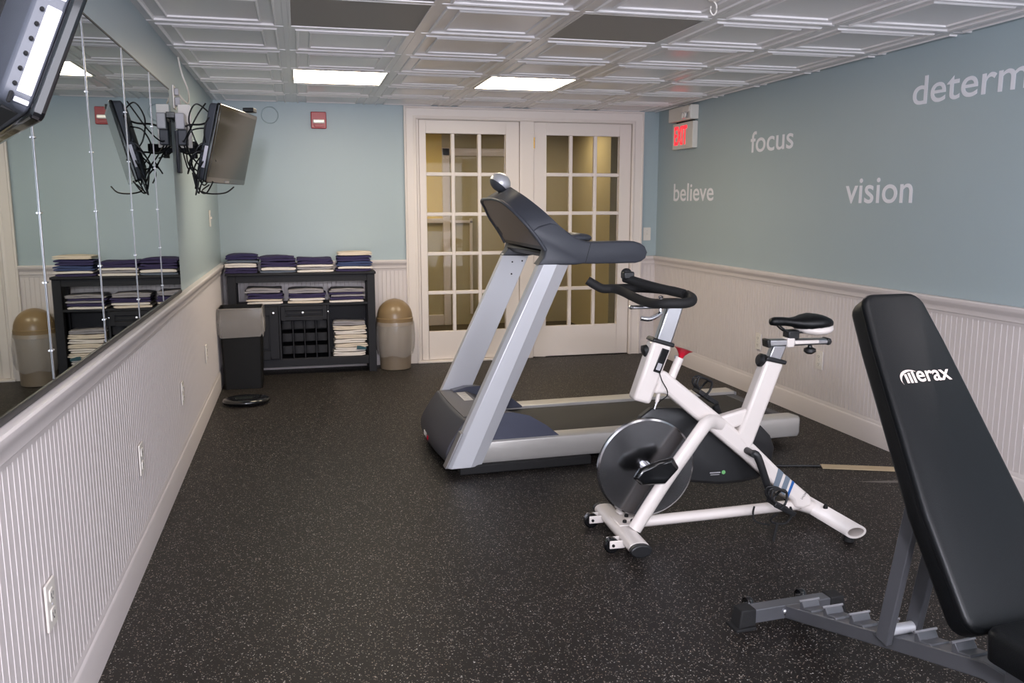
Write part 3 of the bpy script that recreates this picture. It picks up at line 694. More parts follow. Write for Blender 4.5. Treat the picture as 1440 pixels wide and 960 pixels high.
# flywheel
RX = Matrix.Rotation(R(90), 3, 'X')
FW = MB().lathe([(.02, -.012), (.196, -.012), (.203, -.008), (.203, .008), (.196, .012), (.02, .012)], (.105, 0, .293), 96, RX).build('flywheel', 'flysteel', BK, smooth=20)
MB().lathe([(.012, -.055), (.026, -.05), (.030, -.014), (.030, .014), (.026, .05), (.012, .055)], (.105, 0, .293), 24, RX).build('hub', 'chrome', FW)
MB().tube([(.105, -.10, .293), (.105, .10, .293)], .009, 12).build('axle', 'steel', FW)
for s_ in (-1, 1):
    AC = [(.016, .287), (.046, .258), (.148, .256), (.204, .318), (.178, .362), (.120, .352), (.040, .322)]
    A2 = [(.105+(x-.105)*.86, .305+(z-.305)*.82) for x, z in AC]
    MB().loft([[(x, s_*.096, z) for x, z in AC], [(x, s_*.112, z) for x, z in AC], [(x, s_*.124, z) for x, z in A2]]).build('axle_cover', 'blackgl' if s_ < 0 else 'blackpl', BK, bevel=.005)
# belt guard
GP = [(.075, .44), (.098, .492), (.142, .524), (.257, .520), (.33, .505), (.44, .470), (.55, .452), (.63, .425), (.675, .38), (.695, .326), (.685, .27), (.66, .222), (.625, .196), (.55, .184), (.448, .182), (.343, .197), (.24, .215), (.12, .30), (.07, .37)]
GP2 = [(.385+(x-.385)*.93, .34+(z-.34)*.90) for x, z in GP]
BG = MB().loft([[(x, .034, z) for x, z in GP2], [(x, .044, z) for x, z in GP], [(x, .074, z) for x, z in GP], [(x, .086, z) for x, z in GP2]]).build('belt_guard', 'blackpl', BK, bevel=.004, smooth=30)
MB().box((.402, .0325, .2365), (.449, .034, .2405)).build('print_line', 'lightgrey', BG)
MB().box((.405, .0325, .2285), (.445, .034, .2310)).build('print_line', 'lightgrey', BG)
MB().lathe([(.0085, 0), (.0085, .0015), (.001, .0016)], (0, 0, 0), 20, RX).build('green_dot', 'green', BG, loc=(.463, .0335, .238))
# cranks and pedals
cc = Vector((.53, 0, .347))
MB().tube([cc+Vector((0, -.095, 0)), cc+Vector((0, .115, 0))], .014, 14).build('crank_axle', 'blackpl', BK)
MB().lathe([(.034, -.04), (.030, -.044), (.015, -.046)], cc, 24, Matrix.Rotation(R(-90), 3, 'X') @ Matrix.Rotation(pi, 3, 'X')).build('bearing_ring', 'bikewhite', BK)
def pedal(c, rot, side):
    root = MB().box((-.052, -.036, -.010), (.052, -.028, .010)).box((-.052, .028, -.010), (.052, .036, .010)).box((-.052, -.03, -.008), (-.040, .03, .008)).box((.040, -.03, -.008), (.052, .03, .008)).box((-.007, -.036, -.007), (.007, .036, .007))
    root.xf(Matrix.Translation(c) @ Matrix.Rotation(rot, 4, 'Y'))
    p = root.build('pedal', 'blackpl', BK, bevel=.003)
    cage = MB()
    for y in (-.026, 0, .026): cage.tube([(-.045, y, .005), (-.075, y, .020), (-.080, y*.9, .045), (-.055, y*.7, .060), (-.02, y*.6, .062)], .0045, 8, smooth=5)
    cage.tube([(-.02, -.036, -.008), (-.018, -.040, .03), (-.02, -.018, .062), (-.02, .018, .062), (-.018, .040, .03), (-.02, .036, -.008)], .005, 8, smooth=5)
    cage.xf(Matrix.Translation(c) @ Matrix.Rotation(rot, 4, 'Y')).build('toe_cage', 'blackpl', p)
    return p
c1 = Vector((.606, -.092, .178)); c2 = Vector((.454, .112, .505))
MB().tube([cc+Vector((0, -.08, 0)), cc+Vector((.018, -.092, -.012)), cc+Vector((.06, -.094, -.12)), c1], .0125, 12, smooth=4, sy=1.3).build('crank_arm', 'blackpl', BK)
MB().tube([cc+Vector((0, .10, 0)), cc+Vector((-.018, .108, .012)), c2], .0125, 12, smooth=4, sy=1.3).build('crank_arm', 'blackpl', BK)
p1 = pedal((.628, -.150, .140), R(28), -1); p2 = pedal((.430, .165, .535), R(35), 1)
sp = MB().tube([(.59, -.19, .13), (.575, -.17, .10), (.60, -.15, .075), (.65, -.15, .07), (.685, -.14, .10), (.67, -.15, .135)], .005, 8, smooth=6)
sp.tube([(.56, -.06, .115), (.548, -.075, .09), (.556, -.085, .06), (.60, -.12, .055)], .004, 8, smooth=6)
sp.tube([(.61, -.16, .075), (.60, -.165, .04), (.59, -.17, .006)], .006, 8, smooth=4)
sp.build('strap', 'rubber', p1)
# stripes on the frame
for pts, m in (([(.676, .262), (.700, .240), (.676, .166), (.655, .184)], 'stripegrey'), ([(.712, .230), (.732, .213), (.708, .142), (.688, .158)], 'stripegrey'), ([(.742, .205), (.752, .196), (.727, .131), (.718, .138)], 'stripeblue')):
    MB().prism(pts, -.0332, -.0316).build('stripe', m, FR)
text('brand_text', 'LNOW', 'blackpl', FR, (.62, 0, .78), (-.78, 0, .62), (.792, -.0318, .118), .036, .009, depth=.001)
# handlebar
HB = MB()
HB.tube([(-.082, .22, 1.033), (-.052, .21, 1.014), (-.021, .20, .999), (.02, .18, 1.000), (.045, .13, .990), (.056, .06, .980), (.062, -.04, .973), (.068, -.12, .973), (.085, -.17, .976), (.12, -.195, .979), (.165, -.20, .979), (.200, -.185, .984), (.220, -.14, .992), (.226, -.08, .997)], .0185, 14, smooth=5)
HB.tube([(.226, -.10, .995), (.225, .0, .998), (.215, .08, .999), (.17, .15, 1.0), (.10, .18, 1.001), (.02, .18, 1.0)], .0185, 14, smooth=5)
HB = HB.build('handlebar', 'rubber', BK)
MB().tube([(.045, .125, 1.048), (.12, .02, 1.023), (.205, -.10, 1.003)], .018, 14, smooth=4).build('centre_grip', 'rubber', HB)
MB().box((.03, .09, 1.045), (.075, .135, 1.075)).ell((.05, .12, 1.07), (.022, .018, .018), 12, 8).build('phone_clamp', 'blackpl', HB, bevel=.006)
for y in (-.0,): MB().box((.165, -.05, .945), (.25, .05, .972)).build('bar_clamp', 'blackpl', HB, bevel=.006)
MB().box((.03, -.02, .938), (.17, .02, .950)).build('slide_plate', 'steel', BK, bevel=.005)
MB().ell((.03, 0, .944), (.010, .02, .008), 12, 8).build('plate_tip', 'chrome', BK)
LV = MB().tube([(.145, -.03, .924), (.12, -.04, .912), (.09, -.045, .902), (.055, -.045, .906)], .006, 10, smooth=5, sy=1.6).build('adjust_lever', 'chrome', BK)
MB().tube([(.140, -.03, .918), (.140, -.03, .982)], .007, 10).ell((.140, -.03, .985), (.010, .010, .006), 12, 6).build('lever_bolt', 'chrome', LV)
MB().lathe([(.008, 0), (.022, .006), (.024, .024), (.012, .030)], n=18, M_=Matrix.Rotation(R(-105), 3, 'Y')).build('post_knob', 'blackpl', BK, loc=(.108, 0, .775))
# red tension knob on its white sleeve
tdir = Vector((.30, 0, .954)).normalized(); mk = tdir.to_track_quat('Z', 'Y').to_matrix()
MB().tube([(.205, 0, .655), (.2385, 0, .738)], .0175, 14).build('tension_sleeve', 'bikewhite', BK)
MB().lathe([(.007, -.01), (.009, .0), (.013, .012), (.026, .028), (.040, .036), (.036, .037), (.012, .030)], n=28, M_=mk).build('tension_knob', 'red', BK, loc=(.243, 0, .737))
MB().box((-.022, -.005, 0), (-.014, .005, .012)).build('knob_clip', 'steel', BK, loc=(.240, 0, .735))
# console sensor on the head tube
SB = MB().loft([[(x, y, z) for x, z in ((.113, .694), (.142, .684), (.178, .776), (.149, .786))] for y in (-.042, -.0355)]).build('sensor_box', 'blackgl', BK, bevel=.002)
MB().loft([[(x, y, z) for x, z in ((.122, .702), (.139, .696), (.149, .722), (.132, .728))] for y in (-.0432, -.0418)]).build('sensor_label', 'lightgrey', SB)
MB().tube([(.138, -.040, .690), (.150, -.042, .655), (.170, -.044, .62), (.172, -.044, .595), (.150, -.042, .578), (.142, -.03, .565)], .0022, 6, smooth=6).build('sensor_wire', 'dark', BK)
MB().tube([(.150, -.01, .60), (.143, -.01, .562)], .008, 10).build('brake_rod', 'bikewhite', BK)
MB().tube([(.143, -.01, .565), (.133, -.01, .535)], .005, 8).build('brake_tip', 'chrome', BK)
# saddle
SL = MB().prism([(.606, .799), (.610, .770), (.884, .772), (.890, .783), (.884, .795), (.72, .798)], -.021, .021).build('saddle_slider', 'steel', BK, bevel=.006)
MB().prism([(.692, .806), (.690, .765), (.725, .765), (.727, .806)], -.026, .026).build('slider_clamp', 'bikewhite', SL, bevel=.006)
MB().box((.727, -.0235, .777), (.835, .0235, .793)).build('slider_cover', 'bikewhite', SL, bevel=.004)
MB().prism([(.602, .801), (.606, .767), (.622, .767), (.620, .801)], -.024, .024).prism([(.872, .799), (.874, .768), (.888, .770), (.895, .783), (.888, .797)], -.024, .024).build('slider_end', 'blackpl', SL, bevel=.005)
MB().lathe([(.008, .0), (.010, -.008), (.024, -.014), (.025, -.026), (.012, -.036), (.002, -.037)], (.808, 0, .768), 20).build('slider_knob', 'blackpl', SL)
MB().lathe([(.009, .0), (.010, .018), (.026, .022), (.028, .045), (.020, .052), (.002, .053)], n=20, M_=Matrix.Rotation(R(-78), 3, 'Y')).build('seat_knob', 'blackpl', BK, loc=(.628, -.0, .706))
# saddle body: cross-sections along x (nose at the left)
def sadsec(x, w, zt, zb, n=18):
    out = []
    for k in range(n):
        a = 2*pi*k/n; c_, s_ = cos(a), sin(a)
        y = w*math.copysign(abs(c_)**.8, c_); z = (zt+zb)/2+(zt-zb)/2*math.copysign(abs(s_)**.8, s_)
        if s_ < 0: z = zb+(z-zb)*1.0
        out.append((x, y, z))
    return out
S_ = [(.622, .008, .874, .864), (.628, .018, .884, .856), (.645, .023, .889, .853), (.68, .026, .888, .853), (.715, .034, .884, .849), (.745, .052, .887, .838), (.775, .072, .895, .830), (.81, .084, .900, .834), (.845, .084, .895, .842), (.866, .070, .886, .847), (.878, .045, .876, .850), (.881, .02, .868, .855)]
SD = MB().loft([sadsec(*s) for s in S_]).build('saddle', 'vinyl', BK, smooth=60)
S2 = [(.742, .022, .849, .834), (.765, .060, .853, .820), (.80, .082, .858, .813), (.84, .084, .862, .815), (.868, .070, .864, .822), (.882, .040, .864, .832)]
MB().loft([sadsec(*s) for s in S2]).build('saddle_shell', 'bikewhite', SD, smooth=60)
MB().tube([(.66, -.015, .855), (.69, -.02, .832), (.72, -.022, .826), (.80, -.022, .826)], .0035, 8, smooth=4).tube([(.66, .015, .855), (.69, .02, .832), (.72, .022, .826), (.80, .022, .826)], .0035, 8, smooth=4).build('saddle_rails', 'blackpl', SD)
MB().box((.695, -.025, .798), (.745, .025, .835)).build('saddle_clamp', 'blackpl', BK, bevel=.006)

# ---------------------------------------------------------------- weight bench
BN = thing('weight_bench', 'grey framed adjustable bench with black padded back in the foreground', 'weight bench', (2.128, -4.88, 0), R(3.3))
foot = MB().box((-.165, 0, .018), (.165, .046, .064)).build('rear_foot_bar', 'grey', BN, bevel=.003)
for s_ in (-1, 1):
    MB().loft([[(s_*.140, -.004, .012), (s_*.140, .050, .012), (s_*.140, .050, .068), (s_*.140, -.004, .068)], [(s_*.202, -.004, .008), (s_*.202, .050, .008), (s_*.192, .048, .068), (s_*.192, -.002, .068)]]).build('foot_cap', 'rubber', foot, bevel=.004)
    MB().box((s_*.175-.038, -.01, 0), (s_*.175+.034, .056, .010)).build('foot_pad', 'rubber', foot, bevel=.002)
for x in (-.125, .075):
    MB().lathe([(.008, -.010), (.021, -.010), (.023, -.006), (.023, .006), (.021, .010), (.008, .010)], (x, .068, .052), 20, Matrix.Rotation(R(90), 3, 'Y')).build('transport_wheel', 'blackgl', foot)
    MB().tube([(x-.016, .068, .052), (x+.016, .068, .052)], .008, 10).build('wheel_bolt', 'chrome', foot)
rail = [(.0, .064), (-.347, .162), (-.577, .231), (-.76, .282), (-.84, .282), (-.93, .235), (-1.16, .075), (-1.16, .03), (-.90, .195), (-.83, .236), (-.76, .238), (-.533, .176), (0, .020)]
RL = MB().prism(rail, -.033, .033, 'x').build('frame_rail', 'grey', BN, bevel=.003)
MB().lathe([(.012, 0), (.012, .006), (.006, .009)], (0, 0, 0), 12, Matrix.Rotation(R(90), 3, 'X')).build('bolt', 'chrome', RL, loc=(.0, .001, .042))
MB().lathe([(.011, 0), (.011, .006), (.006, .009)], (0, 0, 0), 12, Matrix.Rotation(R(90), 3, 'X')).build('bolt', 'chrome', foot, loc=(-.03, .001, .042))
MB().box((-.2, -1.18, .01), (.2, -1.135, .055)).build('front_foot_bar', 'grey', BN, bevel=.003)
def rz(f): return .064+f*(.282-.064)/.76
for f in (.075, .185, .30, .415, .545, .665):
    z = rz(f)
    cth = MB()
    cth.prism([(-f+.004, z-.004), (-f+.006, z+.026), (-f-.000, z+.030), (-f-.006, z+.026), (-f-.016, z+.012), (-f-.050, z+.020), (-f-.060, z+.010)], -.030, .030, 'x')
    cth.build('adjustment_catch', 'grey', RL, bevel=.002)
    MB().tube([(-.036, -f+.0, z+.028), (.036, -f+.0, z+.028)], .004, 10).build('catch_rod', 'lightrod', RL)
for s_ in (-1, 1):
    MB().rectbar((s_*.046, -.452, .178), (s_*.046, -.542, .68), .020, .044, (1, 0, 0)).build('support_strut', 'grey', BN, bevel=.003)
MB().tube([(-.05, -.462, .212), (.058, -.462, .212)], .015, 14).build('cross_tube', 'silver', BN)
# backrest pad
bt = Vector((0, -.338, 1.108)); bd = Vector((0, -.465, -.672)).normalized(); bn = Vector((0, -.672, .465)).normalized() * 1
LEN = .862
def padsec(off, ins):
    # outline in (x, along) then extruded along -normal
    def hw(t): return (.098+(.150-.098)*min(t/.58, 1))
    pts = []
    r = .045
    def add(x, t): pts.append((x, t))
    n = 5
    # right side down, bottom, left side up
    hw0 = hw(0); hwE = hw(LEN)
    for k in range(n+1): a = pi/2*k/n; add(hw0-r+r*sin(a)-ins*(sin(a)), r-r*cos(a)+ins*cos(a))
    for t in (.15, .3, .45, .58): add(hw(t)-ins, t)
    for k in range(n+1): a = pi/2*k/n; add(hwE-r+r*cos(a)-ins*cos(a), LEN-r+r*sin(a)-ins*sin(a))
    pts += [(-x, t) for x, t in pts[::-1]]
    return [tuple(bt+bd*t+Vector((x, 0, 0))-bn*off) for x, t in pts]
pd = MB().loft([padsec(.012-.012*cos(R(a)), .012*(1-sin(R(a)))*1.2) for a in (0, 30, 60, 90)] + [padsec(.055, 0), padsec(.064, .003), padsec(.068, .012)])
PD = pd.build('backrest_pad', 'vinyl', BN, smooth=50)
MB().loft([padsec(.0125, -.0014), padsec(.0150, -.0022), padsec(.0175, -.0014)], cap=False).build('piping', 'vinyl', PD, smooth=60)
for x in (-.046, .046): MB().rectbar((x, -.47, .79), (x, -.76, .40), .022, .03, (1, 0, 0)).build('pad_frame', 'grey', BN, bevel=.003)
# logo on the pad
Lx = Vector((1, 0, 0)); Ly = -bd
lc = bt+bd*.245+bn*.0002
LG = text('brand_logo', 'erax', 'logo', PD, Lx, Ly, lc+Lx*(-.026)-Ly*.014, .106, .030, depth=.0014, bold=.016)
q = MB()
for k in range(3):
    x = -.058+k*.0115
    pts = [(x-.002, -.015), (x+.005, -.015), (x+.003, .010+.003*k), (x-.004, .009+.003*k)]
    q.loft([[tuple(lc+Lx*a+Ly*c+bn*d) for a, c in pts] for d in (0, .0008)])
arc = []
for k in range(15):
    a = R(205-k*10.5); arc.append((-.042+.034*cos(a), -.006+.025*sin(a), .0045*math.sin(pi*min(1, (k+2)/16))+.0008))
o_, i_ = [], []
for x, z, w in arc: o_.append((x-w*.3, z+w*.6)); i_.append((x+w*.3, z-w*.6))
for (a, c, d_, e) in zip(o_, o_[1:], i_[1:], i_): q.loft([[tuple(lc+Lx*p[0]+Ly*p[1]+bn*d) for p in (a, c, d_, e)] for d in (0, .0008)])
q.build('logo_arc', 'logo', PD)
# seat
def seatsec(z, ins):
    o2 = rrect(-.165+ins, .165-ins, -1.30+ins, -.862-ins, .035-min(ins, .03)*.5)
    return [(x, y, z+(.0 if True else 0)) for x, y in o2]
ST = MB().loft([seatsec(.372, .010), seatsec(.377, .002), seatsec(.432, 0), seatsec(.441, .004), seatsec(.445, .012)]).build('seat_pad', 'vinyl', BN, smooth=50)
MB().rectbar((0, -.83, .262), (0, -1.05, .378), .05, .045, (1, 0, 0)).build('seat_support', 'grey', BN, bevel=.003)
MB().box((-.06, -.90, .28), (-.052, -.84, .385)).box((.052, -.90, .28), (.06, -.84, .385)).build('hinge_bracket', 'grey', BN, bevel=.002)

# ---------------------------------------------------------------- cabinet
CB = thing('buffet_cabinet', 'black wooden buffet cabinet with wine rack against the far wall', 'cabinet', (0, 0, 0), 0)
cf, cbk = -.29, -.045
MB().box((.047, cf-.012, .795), (1.197, cbk+.01, .815)).build('cabinet_top', 'cab', CB, bevel=.004)
for x0 in (.060, 1.126):
    for y0 in (cf, cbk-.055): MB().box((x0, y0, 0), (x0+.062, y0+.055, .795)).build('leg', 'cab', CB, bevel=.003)
MB().box((.122, cf+.004, .742), (1.126, cf+.024, .795)).build('apron', 'cab', CB, bevel=.002)
for x in (.075, 1.153): MB().box((x, cf+.055, .06), (x+.018, cbk-.055, .571)).build('side_panel', 'cab', CB, bevel=.002)
MB().box((.09, cf+.006, .552), (1.155, cbk-.01, .571)).build('shelf_board', 'cab', CB, bevel=.002)
MB().box((.09, cf+.006, .118), (1.155, cbk-.01, .134)).build('bottom_board', 'cab', CB, bevel=.002)
MB().box((.122, cf+.004, .066), (1.126, cf+.02, .128)).build('bottom_rail', 'cab', CB, bevel=.003)
MB().box((.09, cbk-.016, .06), (1.155, cbk-.006, .571)).build('back_panel', 'cab', CB)
for x in (.431, .806): MB().box((x, cf+.003, .118), (x+.016, cbk-.016, .552)).build('divider', 'cab', CB, bevel=.002)
def framed(x0, x1, z0, z1, bw, name):
    b = MB().box((x0, cf-.012, z0), (x0+bw, cf+.006, z1)).box((x1-bw, cf-.012, z0), (x1, cf+.006, z1)).box((x0+bw, cf-.012, z0), (x1-bw, cf+.006, z0+bw)).box((x0+bw, cf-.012, z1-bw), (x1-bw, cf+.006, z1))
    b.box((x0+bw, cf-.002, z0+bw), (x1-bw, cf+.004, z1-bw))
    o = b.build(name, 'cab', CB, bevel=.0035)
    MB().box((x0+bw+.012, cf-.0065, z0+bw+.012), (x1-bw-.012, cf, z1-bw-.012)).build('raised_panel', 'cab', o, bevel=.004)
    return o
dr = framed(.125, .430, .136, .550, .068, 'cabinet_door')
KN = [(.004, 0), (.005, .008), (.012, .014), (.013, .020), (.008, .025), (.001, .026)]
kb = MB().lathe(KN, n=16, M_=RX).build('knob', 'chrome', dr, loc=(.392, cf-.012, .503))
dw = framed(.448, .805, .440, .550, .033, 'drawer')
MB().lathe(KN, n=16, M_=RX).build('knob', 'chrome', dw, loc=(.617, cf-.006, .500))
MB().lathe(KN, n=12, M_=RX @ Matrix.Scale(.6, 3)).build('knob', 'chrome', CB, loc=(.813, cf+.002, .502))
wr = MB()
for k in range(1, 4):
    x = .448+k*.0893; wr.box((x-.0035, cf+.004, .135), (x+.0035, cbk-.02, .438))
for r_ in range(3):
    z = .135+r_*.100
    for k in range(4):
        x0 = .448+k*.0893+.0035; x1 = .448+(k+1)*.0893-.0035; xm = (x0+x1)/2; hw_ = (x1-x0)/2
        fr_ = [(x1, cbk-.03), (x1, cf+.016)]+[(xm+hw_*cos(R(a)), cf+.016-.009*sin(R(a))) for a in range(15, 180, 15)]+[(x0, cf+.016), (x0, cbk-.03)]
        wr.prism(fr_, z+.036, z+.0985, 'z')
wr.build('wine_rack', 'cab', CB, smooth=40)

# ---------------------------------------------------------------- towels
def towel_mesh(w, d, h, seed, folds=2):
    rnd = random.Random(seed); b = MB(); nx, n = 22, 0
    ph = rnd.uniform(0, 6); am = rnd.uniform(.2, .38)*h; ph2 = rnd.uniform(0, 6)
    fh = h/folds
    for f in range(folds):
        secs = []
        ny = 5; wi = w*(1-rnd.uniform(0, .06)); sh = rnd.uniform(-.01, .01)
        for j in range(ny+1):
            y = -d/2+d*j/ny; sec = []
            N = 28; e = 1.0-.12*(j in (0, ny))
            for k in range(N):
                a = 2*pi*k/N; c_, s_ = cos(a), sin(a)
                x = wi/2*math.copysign(abs(c_)**.35, c_); zz = fh*.52*math.copysign(abs(s_)**.55, s_)*e
                z = fh*(f+.5)+zz+am*sin(x*22+ph+y*6)*((f+.5)/folds)*.5+.3*am*sin(x*55+ph2+y*11+f)*.4
                sec.append((x+sh, y, max(z, .0005)))
            secs.append(sec)
        b.loft(secs)
    zs = [v.co.z for v in b.bm.verts]; a_, c_ = min(zs), max(zs)
    for v in b.bm.verts: v.co.z = (v.co.z-a_)/(c_-a_)*h
    return b
GT = {}
def towel_stack(x0, x1, z0, items, y, d, where, group, label_fn):
    z = z0; n = len(items)
    for i, (m, h) in enumerate(items):
        w = (x1-x0)*(1-.03*(i % 2)); fol = 2 if h > .028 else 1
        o = towel_mesh(w, d, h-.001, hash_(x0, i), fol).build('folded_towel', m, smooth=70)
        o.location = ((x0+x1)/2+.004*((i*7) % 3-1), y, z+.0005)
        tag(o, label_fn(i, n, m), 'towel', group); z += h
def hash_(a, i): return int(a*1000)*31+i
CN = {'navy': 'navy', 'purple': 'purple', 'blue': 'blue', 'slate': 'slate blue', 'greytowel': 'grey', 'wtowel': 'white', 'creamtowel': 'cream'}
ORD = ['bottom', 'second', 'third', 'fourth', 'fifth', 'sixth', 'seventh', 'eighth', 'ninth']
def lab(where):
    def f(i, n, m):
        pos = 'topmost' if i == n-1 else ('bottom' if i == 0 else ORD[i]+' from bottom')
        return f'{CN[m]} folded towel, {pos} in the {where}'
    return f
yT, dT = -.165, .215
towel_stack(.048, .297, .815, [('purple', .046), ('wtowel', .036), ('slate', .024), ('navy', .046)], yT, dT, '', 'towels on the cabinet top', lab('leftmost stack on the cabinet top'))
towel_stack(.302, .580, .815, [('slate', .020), ('wtowel', .026), ('purple', .044), ('purple', .044)], yT, dT, '', 'towels on the cabinet top', lab('second stack from left on the cabinet top'))
towel_stack(.590, .876, .815, [('wtowel', .022), ('greytowel', .020), ('wtowel', .020), ('purple', .054)], yT, dT, '', 'towels on the cabinet top', lab('third stack from left on the cabinet top'))
towel_stack(.893, 1.180, .815, [('purple', .022), ('wtowel', .020), ('blue', .040), ('navy', .046), ('creamtowel', .030)], yT, dT, '', 'towels on the cabinet top', lab('rightmost stack on the cabinet top'))
towel_stack(.190, .470, .571, [('wtowel', .024), ('creamtowel', .018), ('purple', .048), ('greytowel', .040)], yT-.01, dT, '', 'towels on the open shelf', lab('left stack on the open shelf'))
towel_stack(.510, .800, .571, [('creamtowel', .022), ('wtowel', .020), ('purple', .038), ('greytowel', .038)], yT-.01, dT, '', 'towels on the open shelf', lab('middle stack on the open shelf'))
towel_stack(.825, 1.108, .571, [('wtowel', .020), ('purple', .026), ('greytowel', .018), ('purple', .018), ('greytowel', .030)], yT-.01, dT, '', 'towels on the open shelf', lab('right stack on the open shelf'))
towel_stack(.850, 1.118, .134, [('wtowel', .036), ('wtowel', .036), ('creamtowel', .034), ('wtowel', .036), ('creamtowel', .034), ('wtowel', .036), ('creamtowel', .036), ('greytowel', .036)], yT-.005, .205, '', 'white towels in the lower bay', lab('tall white stack in the lower cabinet bay'))
o = MB().loft([[(x, -.277, z) for x, z in ((0, .005), (.075, -.004), (.08, .012), (.03, .028), (.004, .030))], [(x, -.270, z) for x, z in ((0, .0), (.075, -.004), (.08, .012), (.03, .028), (.004, .03))]]).build('cloth_tag', 'teal', loc=(1.030, -.006, .185)); tag(o, 'small dark teal cloth poking from the tall white towel stack', 'cloth')

# ---------------------------------------------------------------- bins
t = thing('waste_bin', 'square black waste bin with clear liner in the far left corner', 'waste bin', (.175, -.62, 0), 0)
def sq(w, d, z, r=.02): return [(x, y, z) for x, y in rrect(-w, w, -d, d, r)]
MB().loft([sq(.134, .124, .0), sq(.150, .135, .585), sq(.153, .138, .588), sq(.153, .138, .598), sq(.146, .131, .598), sq(.144, .129, .58), sq(.130, .119, .012)]).build('bin_body', 'binblack', t, bevel=.003)
b = MB(); secs = []
for j, (z, wv) in enumerate(((.600, .0), (.597, .008), (.56, .010), (.50, .014), (.44, .012), (.395, .006))):
    s_ = []
    base = rrect(-.151, .151, -.136, .136, .02, 8)
    for k, (x, y) in enumerate(base):
        r_ = 1+wv/.15+.014*sin(k*1.7+j)*(j > 0)+.010*sin(k*3.1+j*2)*(j > 1)
        s_.append((x*r_, y*r_, z-.012*(j == 5)*sin(k*.8)))
    secs.append(s_)
b.loft(secs, cap=False).build('bin_liner', 'liner', t, smooth=60)
t = thing('waste_bin', 'round tan waste bin with domed lid between the cabinet and doors', 'waste bin', (1.352, -.185, 0), 0)
MB().lathe([(.118, 0), (.126, .006), (.130, .10), (.136, .25), (.143, .37), (.13, .372)], n=40).build('bin_body', 'tanlow', t)
MB().lathe([(.148, .362), (.151, .366), (.151, .425), (.146, .430), (.13, .43)], n=40).build('lid_collar', 'tan', t)
MB().lathe([(.146*cos(R(a)), .43+.150*sin(R(a))) for a in (0, 12, 24, 36, 48, 60, 72, 82, 89)], n=40).build('domed_lid', 'tan', t, smooth=60)
MB().box((-.07, -.150, .425), (.07, -.135, .50)).xf(Matrix.Rotation(R(0), 4, 'X')).build('swing_flap', 'tan', t, bevel=.006) if False else None
b = MB(); secs = []
for j, (z, r_) in enumerate(((.395, .154), (.36, .158), (.28, .160), (.18, .158), (.115, .144))):
    s_ = []
    for k in range(48):
        a = 2*pi*k/48; q = r_+.005*sin(k*1.9+j)*(j > 0)+.003*sin(k*4.3+j*3)
        s_.append((q*cos(a), q*sin(a), z+(.010*sin(k*.6) if j == 4 else 0)))
    secs.append(s_)
b.loft(secs, cap=False).build('bin_liner', 'liner', t, smooth=60)

# ---------------------------------------------------------------- floor things
t = thing('oval_scale', 'glossy black oval scale lying on the floor in front of the black bin', 'scale', (.222, -1.235, 0), R(4))
def ovl(rx, ry, z): return [(rx*cos(2*pi*k/40)*(1+.0*k), ry*sin(2*pi*k/40), z) for k in range(40)]
MB().loft([ovl(.135, .105, .004), ovl(.150, .118, .010), ovl(.156, .124, .026), ovl(.150, .118, .038), ovl(.135, .105, .043)]).build('scale_body', 'blackgl', t, smooth=60)
MB().box((-.07, -.03, .0425), (.04, .03, .0445)).build('display_window', 'screen', t, bevel=.001)
for x in (-.1, .1):
    for y in (-.05, .05): MB().lathe([(.012, 0), (.012, .006)], (x, y, 0), 12).build('foot', 'rubber', t)
o = MB().prism([(0, -.034), (.40, -.034), (.40, .034), (0, .034)], 0, .006, 'z').xf(Matrix.Translation((3.192, -3.438, .0005)) @ Matrix.Rotation(R(-21.5), 4, 'Z')).build('cord_cover', 'beige', bevel=.002)
tag(o, 'flat beige cord cover strip on the floor behind the bench', 'cord cover')
o = MB().tube([(2.80, -3.42, .006), (2.93, -3.38, .006), (3.05, -3.40, .006), (3.19, -3.437, .006)], .0055, 8, smooth=8).build('power_cable', 'blackpl'); tag(o, 'thin black cable on the floor running to the beige cord cover', 'cable')
o = MB().prism([(0, .006), (.10, -.014), (.33, -.018), (.33, .012), (.12, .014)], 0, .0012, 'z').xf(Matrix.Translation((3.232, -3.698, .0003)) @ Matrix.Rotation(R(-12), 4, 'Z')).build('floor_tape', 'greystrip')
tag(o, 'thin grey tape strip on the floor nearer than the beige strip', 'tape')

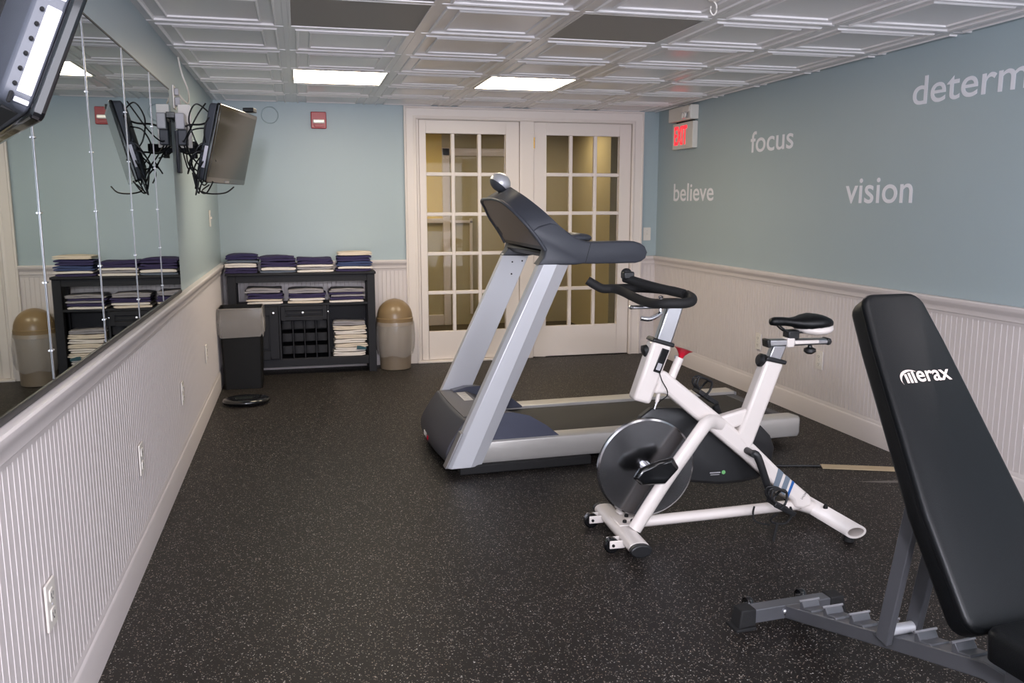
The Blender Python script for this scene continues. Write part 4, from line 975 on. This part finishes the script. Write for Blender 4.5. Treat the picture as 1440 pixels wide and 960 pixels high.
# ---------------------------------------------------------------- lights
def area(name, loc, rot, sx, sy, e, c):
    l = bpy.data.lights.new(name, 'AREA'); l.shape = 'RECTANGLE'; l.size = sx; l.size_y = sy; l.energy = e; l.color = lin(c)[:3]
    o = bpy.data.objects.new(name, l); COL.objects.link(o); o.location = loc; o.rotation_euler = rot; return o
for (k, r) in ((0, -5), (2, -5), (4, -5), (0, -8), (2, -8), (4, -8)):
    area('ceiling_fill', ((xk(k)+xk(k+1))/2, (yk(r)+yk(r+1))/2, H-.004), (0, 0, 0), .56, .56, 5, (246, 240, 244))  # added unseen fill lights, brighten the near half of the room
area('flash_lamp', (.45, -8.1, 1.97), (R(85), 0, R(-14)), .22, .16, 78, (245, 242, 255))
area('rear_fill', (W/2, YB+.03, 1.15), (R(90), 0, 0), 3.4, 1.9, 115, (240, 240, 252))  # added broad soft fill across the back wall, not an actual window
area('hall_lamp', (1.3, 1.5, 2.09), (0, 0, 0), .5, .5, 15, (255, 234, 188))
area('hall_lamp', (3.2, 1.3, 2.09), (0, 0, 0), .5, .5, 6, (255, 232, 190))
w = bpy.data.worlds.new('world'); SC.world = w; w.use_nodes = True
w.node_tree.nodes['Background'].inputs[0].default_value = (.5, .5, .55, 1); w.node_tree.nodes['Background'].inputs[1].default_value = .15

# ---------------------------------------------------------------- camera
cam = bpy.data.cameras.new('camera'); co = bpy.data.objects.new('camera', cam); COL.objects.link(co)
yaw, pit, rol = .24201, -.15938, -.0007
f = Vector((sin(yaw)*cos(pit), cos(yaw)*cos(pit), sin(pit))); r = Vector((cos(yaw), -sin(yaw), 0)); u = r.cross(f)
r2 = cos(rol)*r+sin(rol)*u; u2 = -sin(rol)*r+cos(rol)*u
co.matrix_world = Matrix(((r2.x, u2.x, -f.x, .6258), (r2.y, u2.y, -f.y, -7.1643), (r2.z, u2.z, -f.z, 1.3385), (0, 0, 0, 1)))
cam.lens = 1194.387*36/1440; cam.sensor_width = 36; cam.clip_start = .05
SC.camera = co
SC.view_settings.view_transform = 'Standard'; SC.view_settings.look = 'None'; SC.view_settings.gamma = 1; SC.view_settings.use_curve_mapping = False
SC.view_settings.exposure = .12
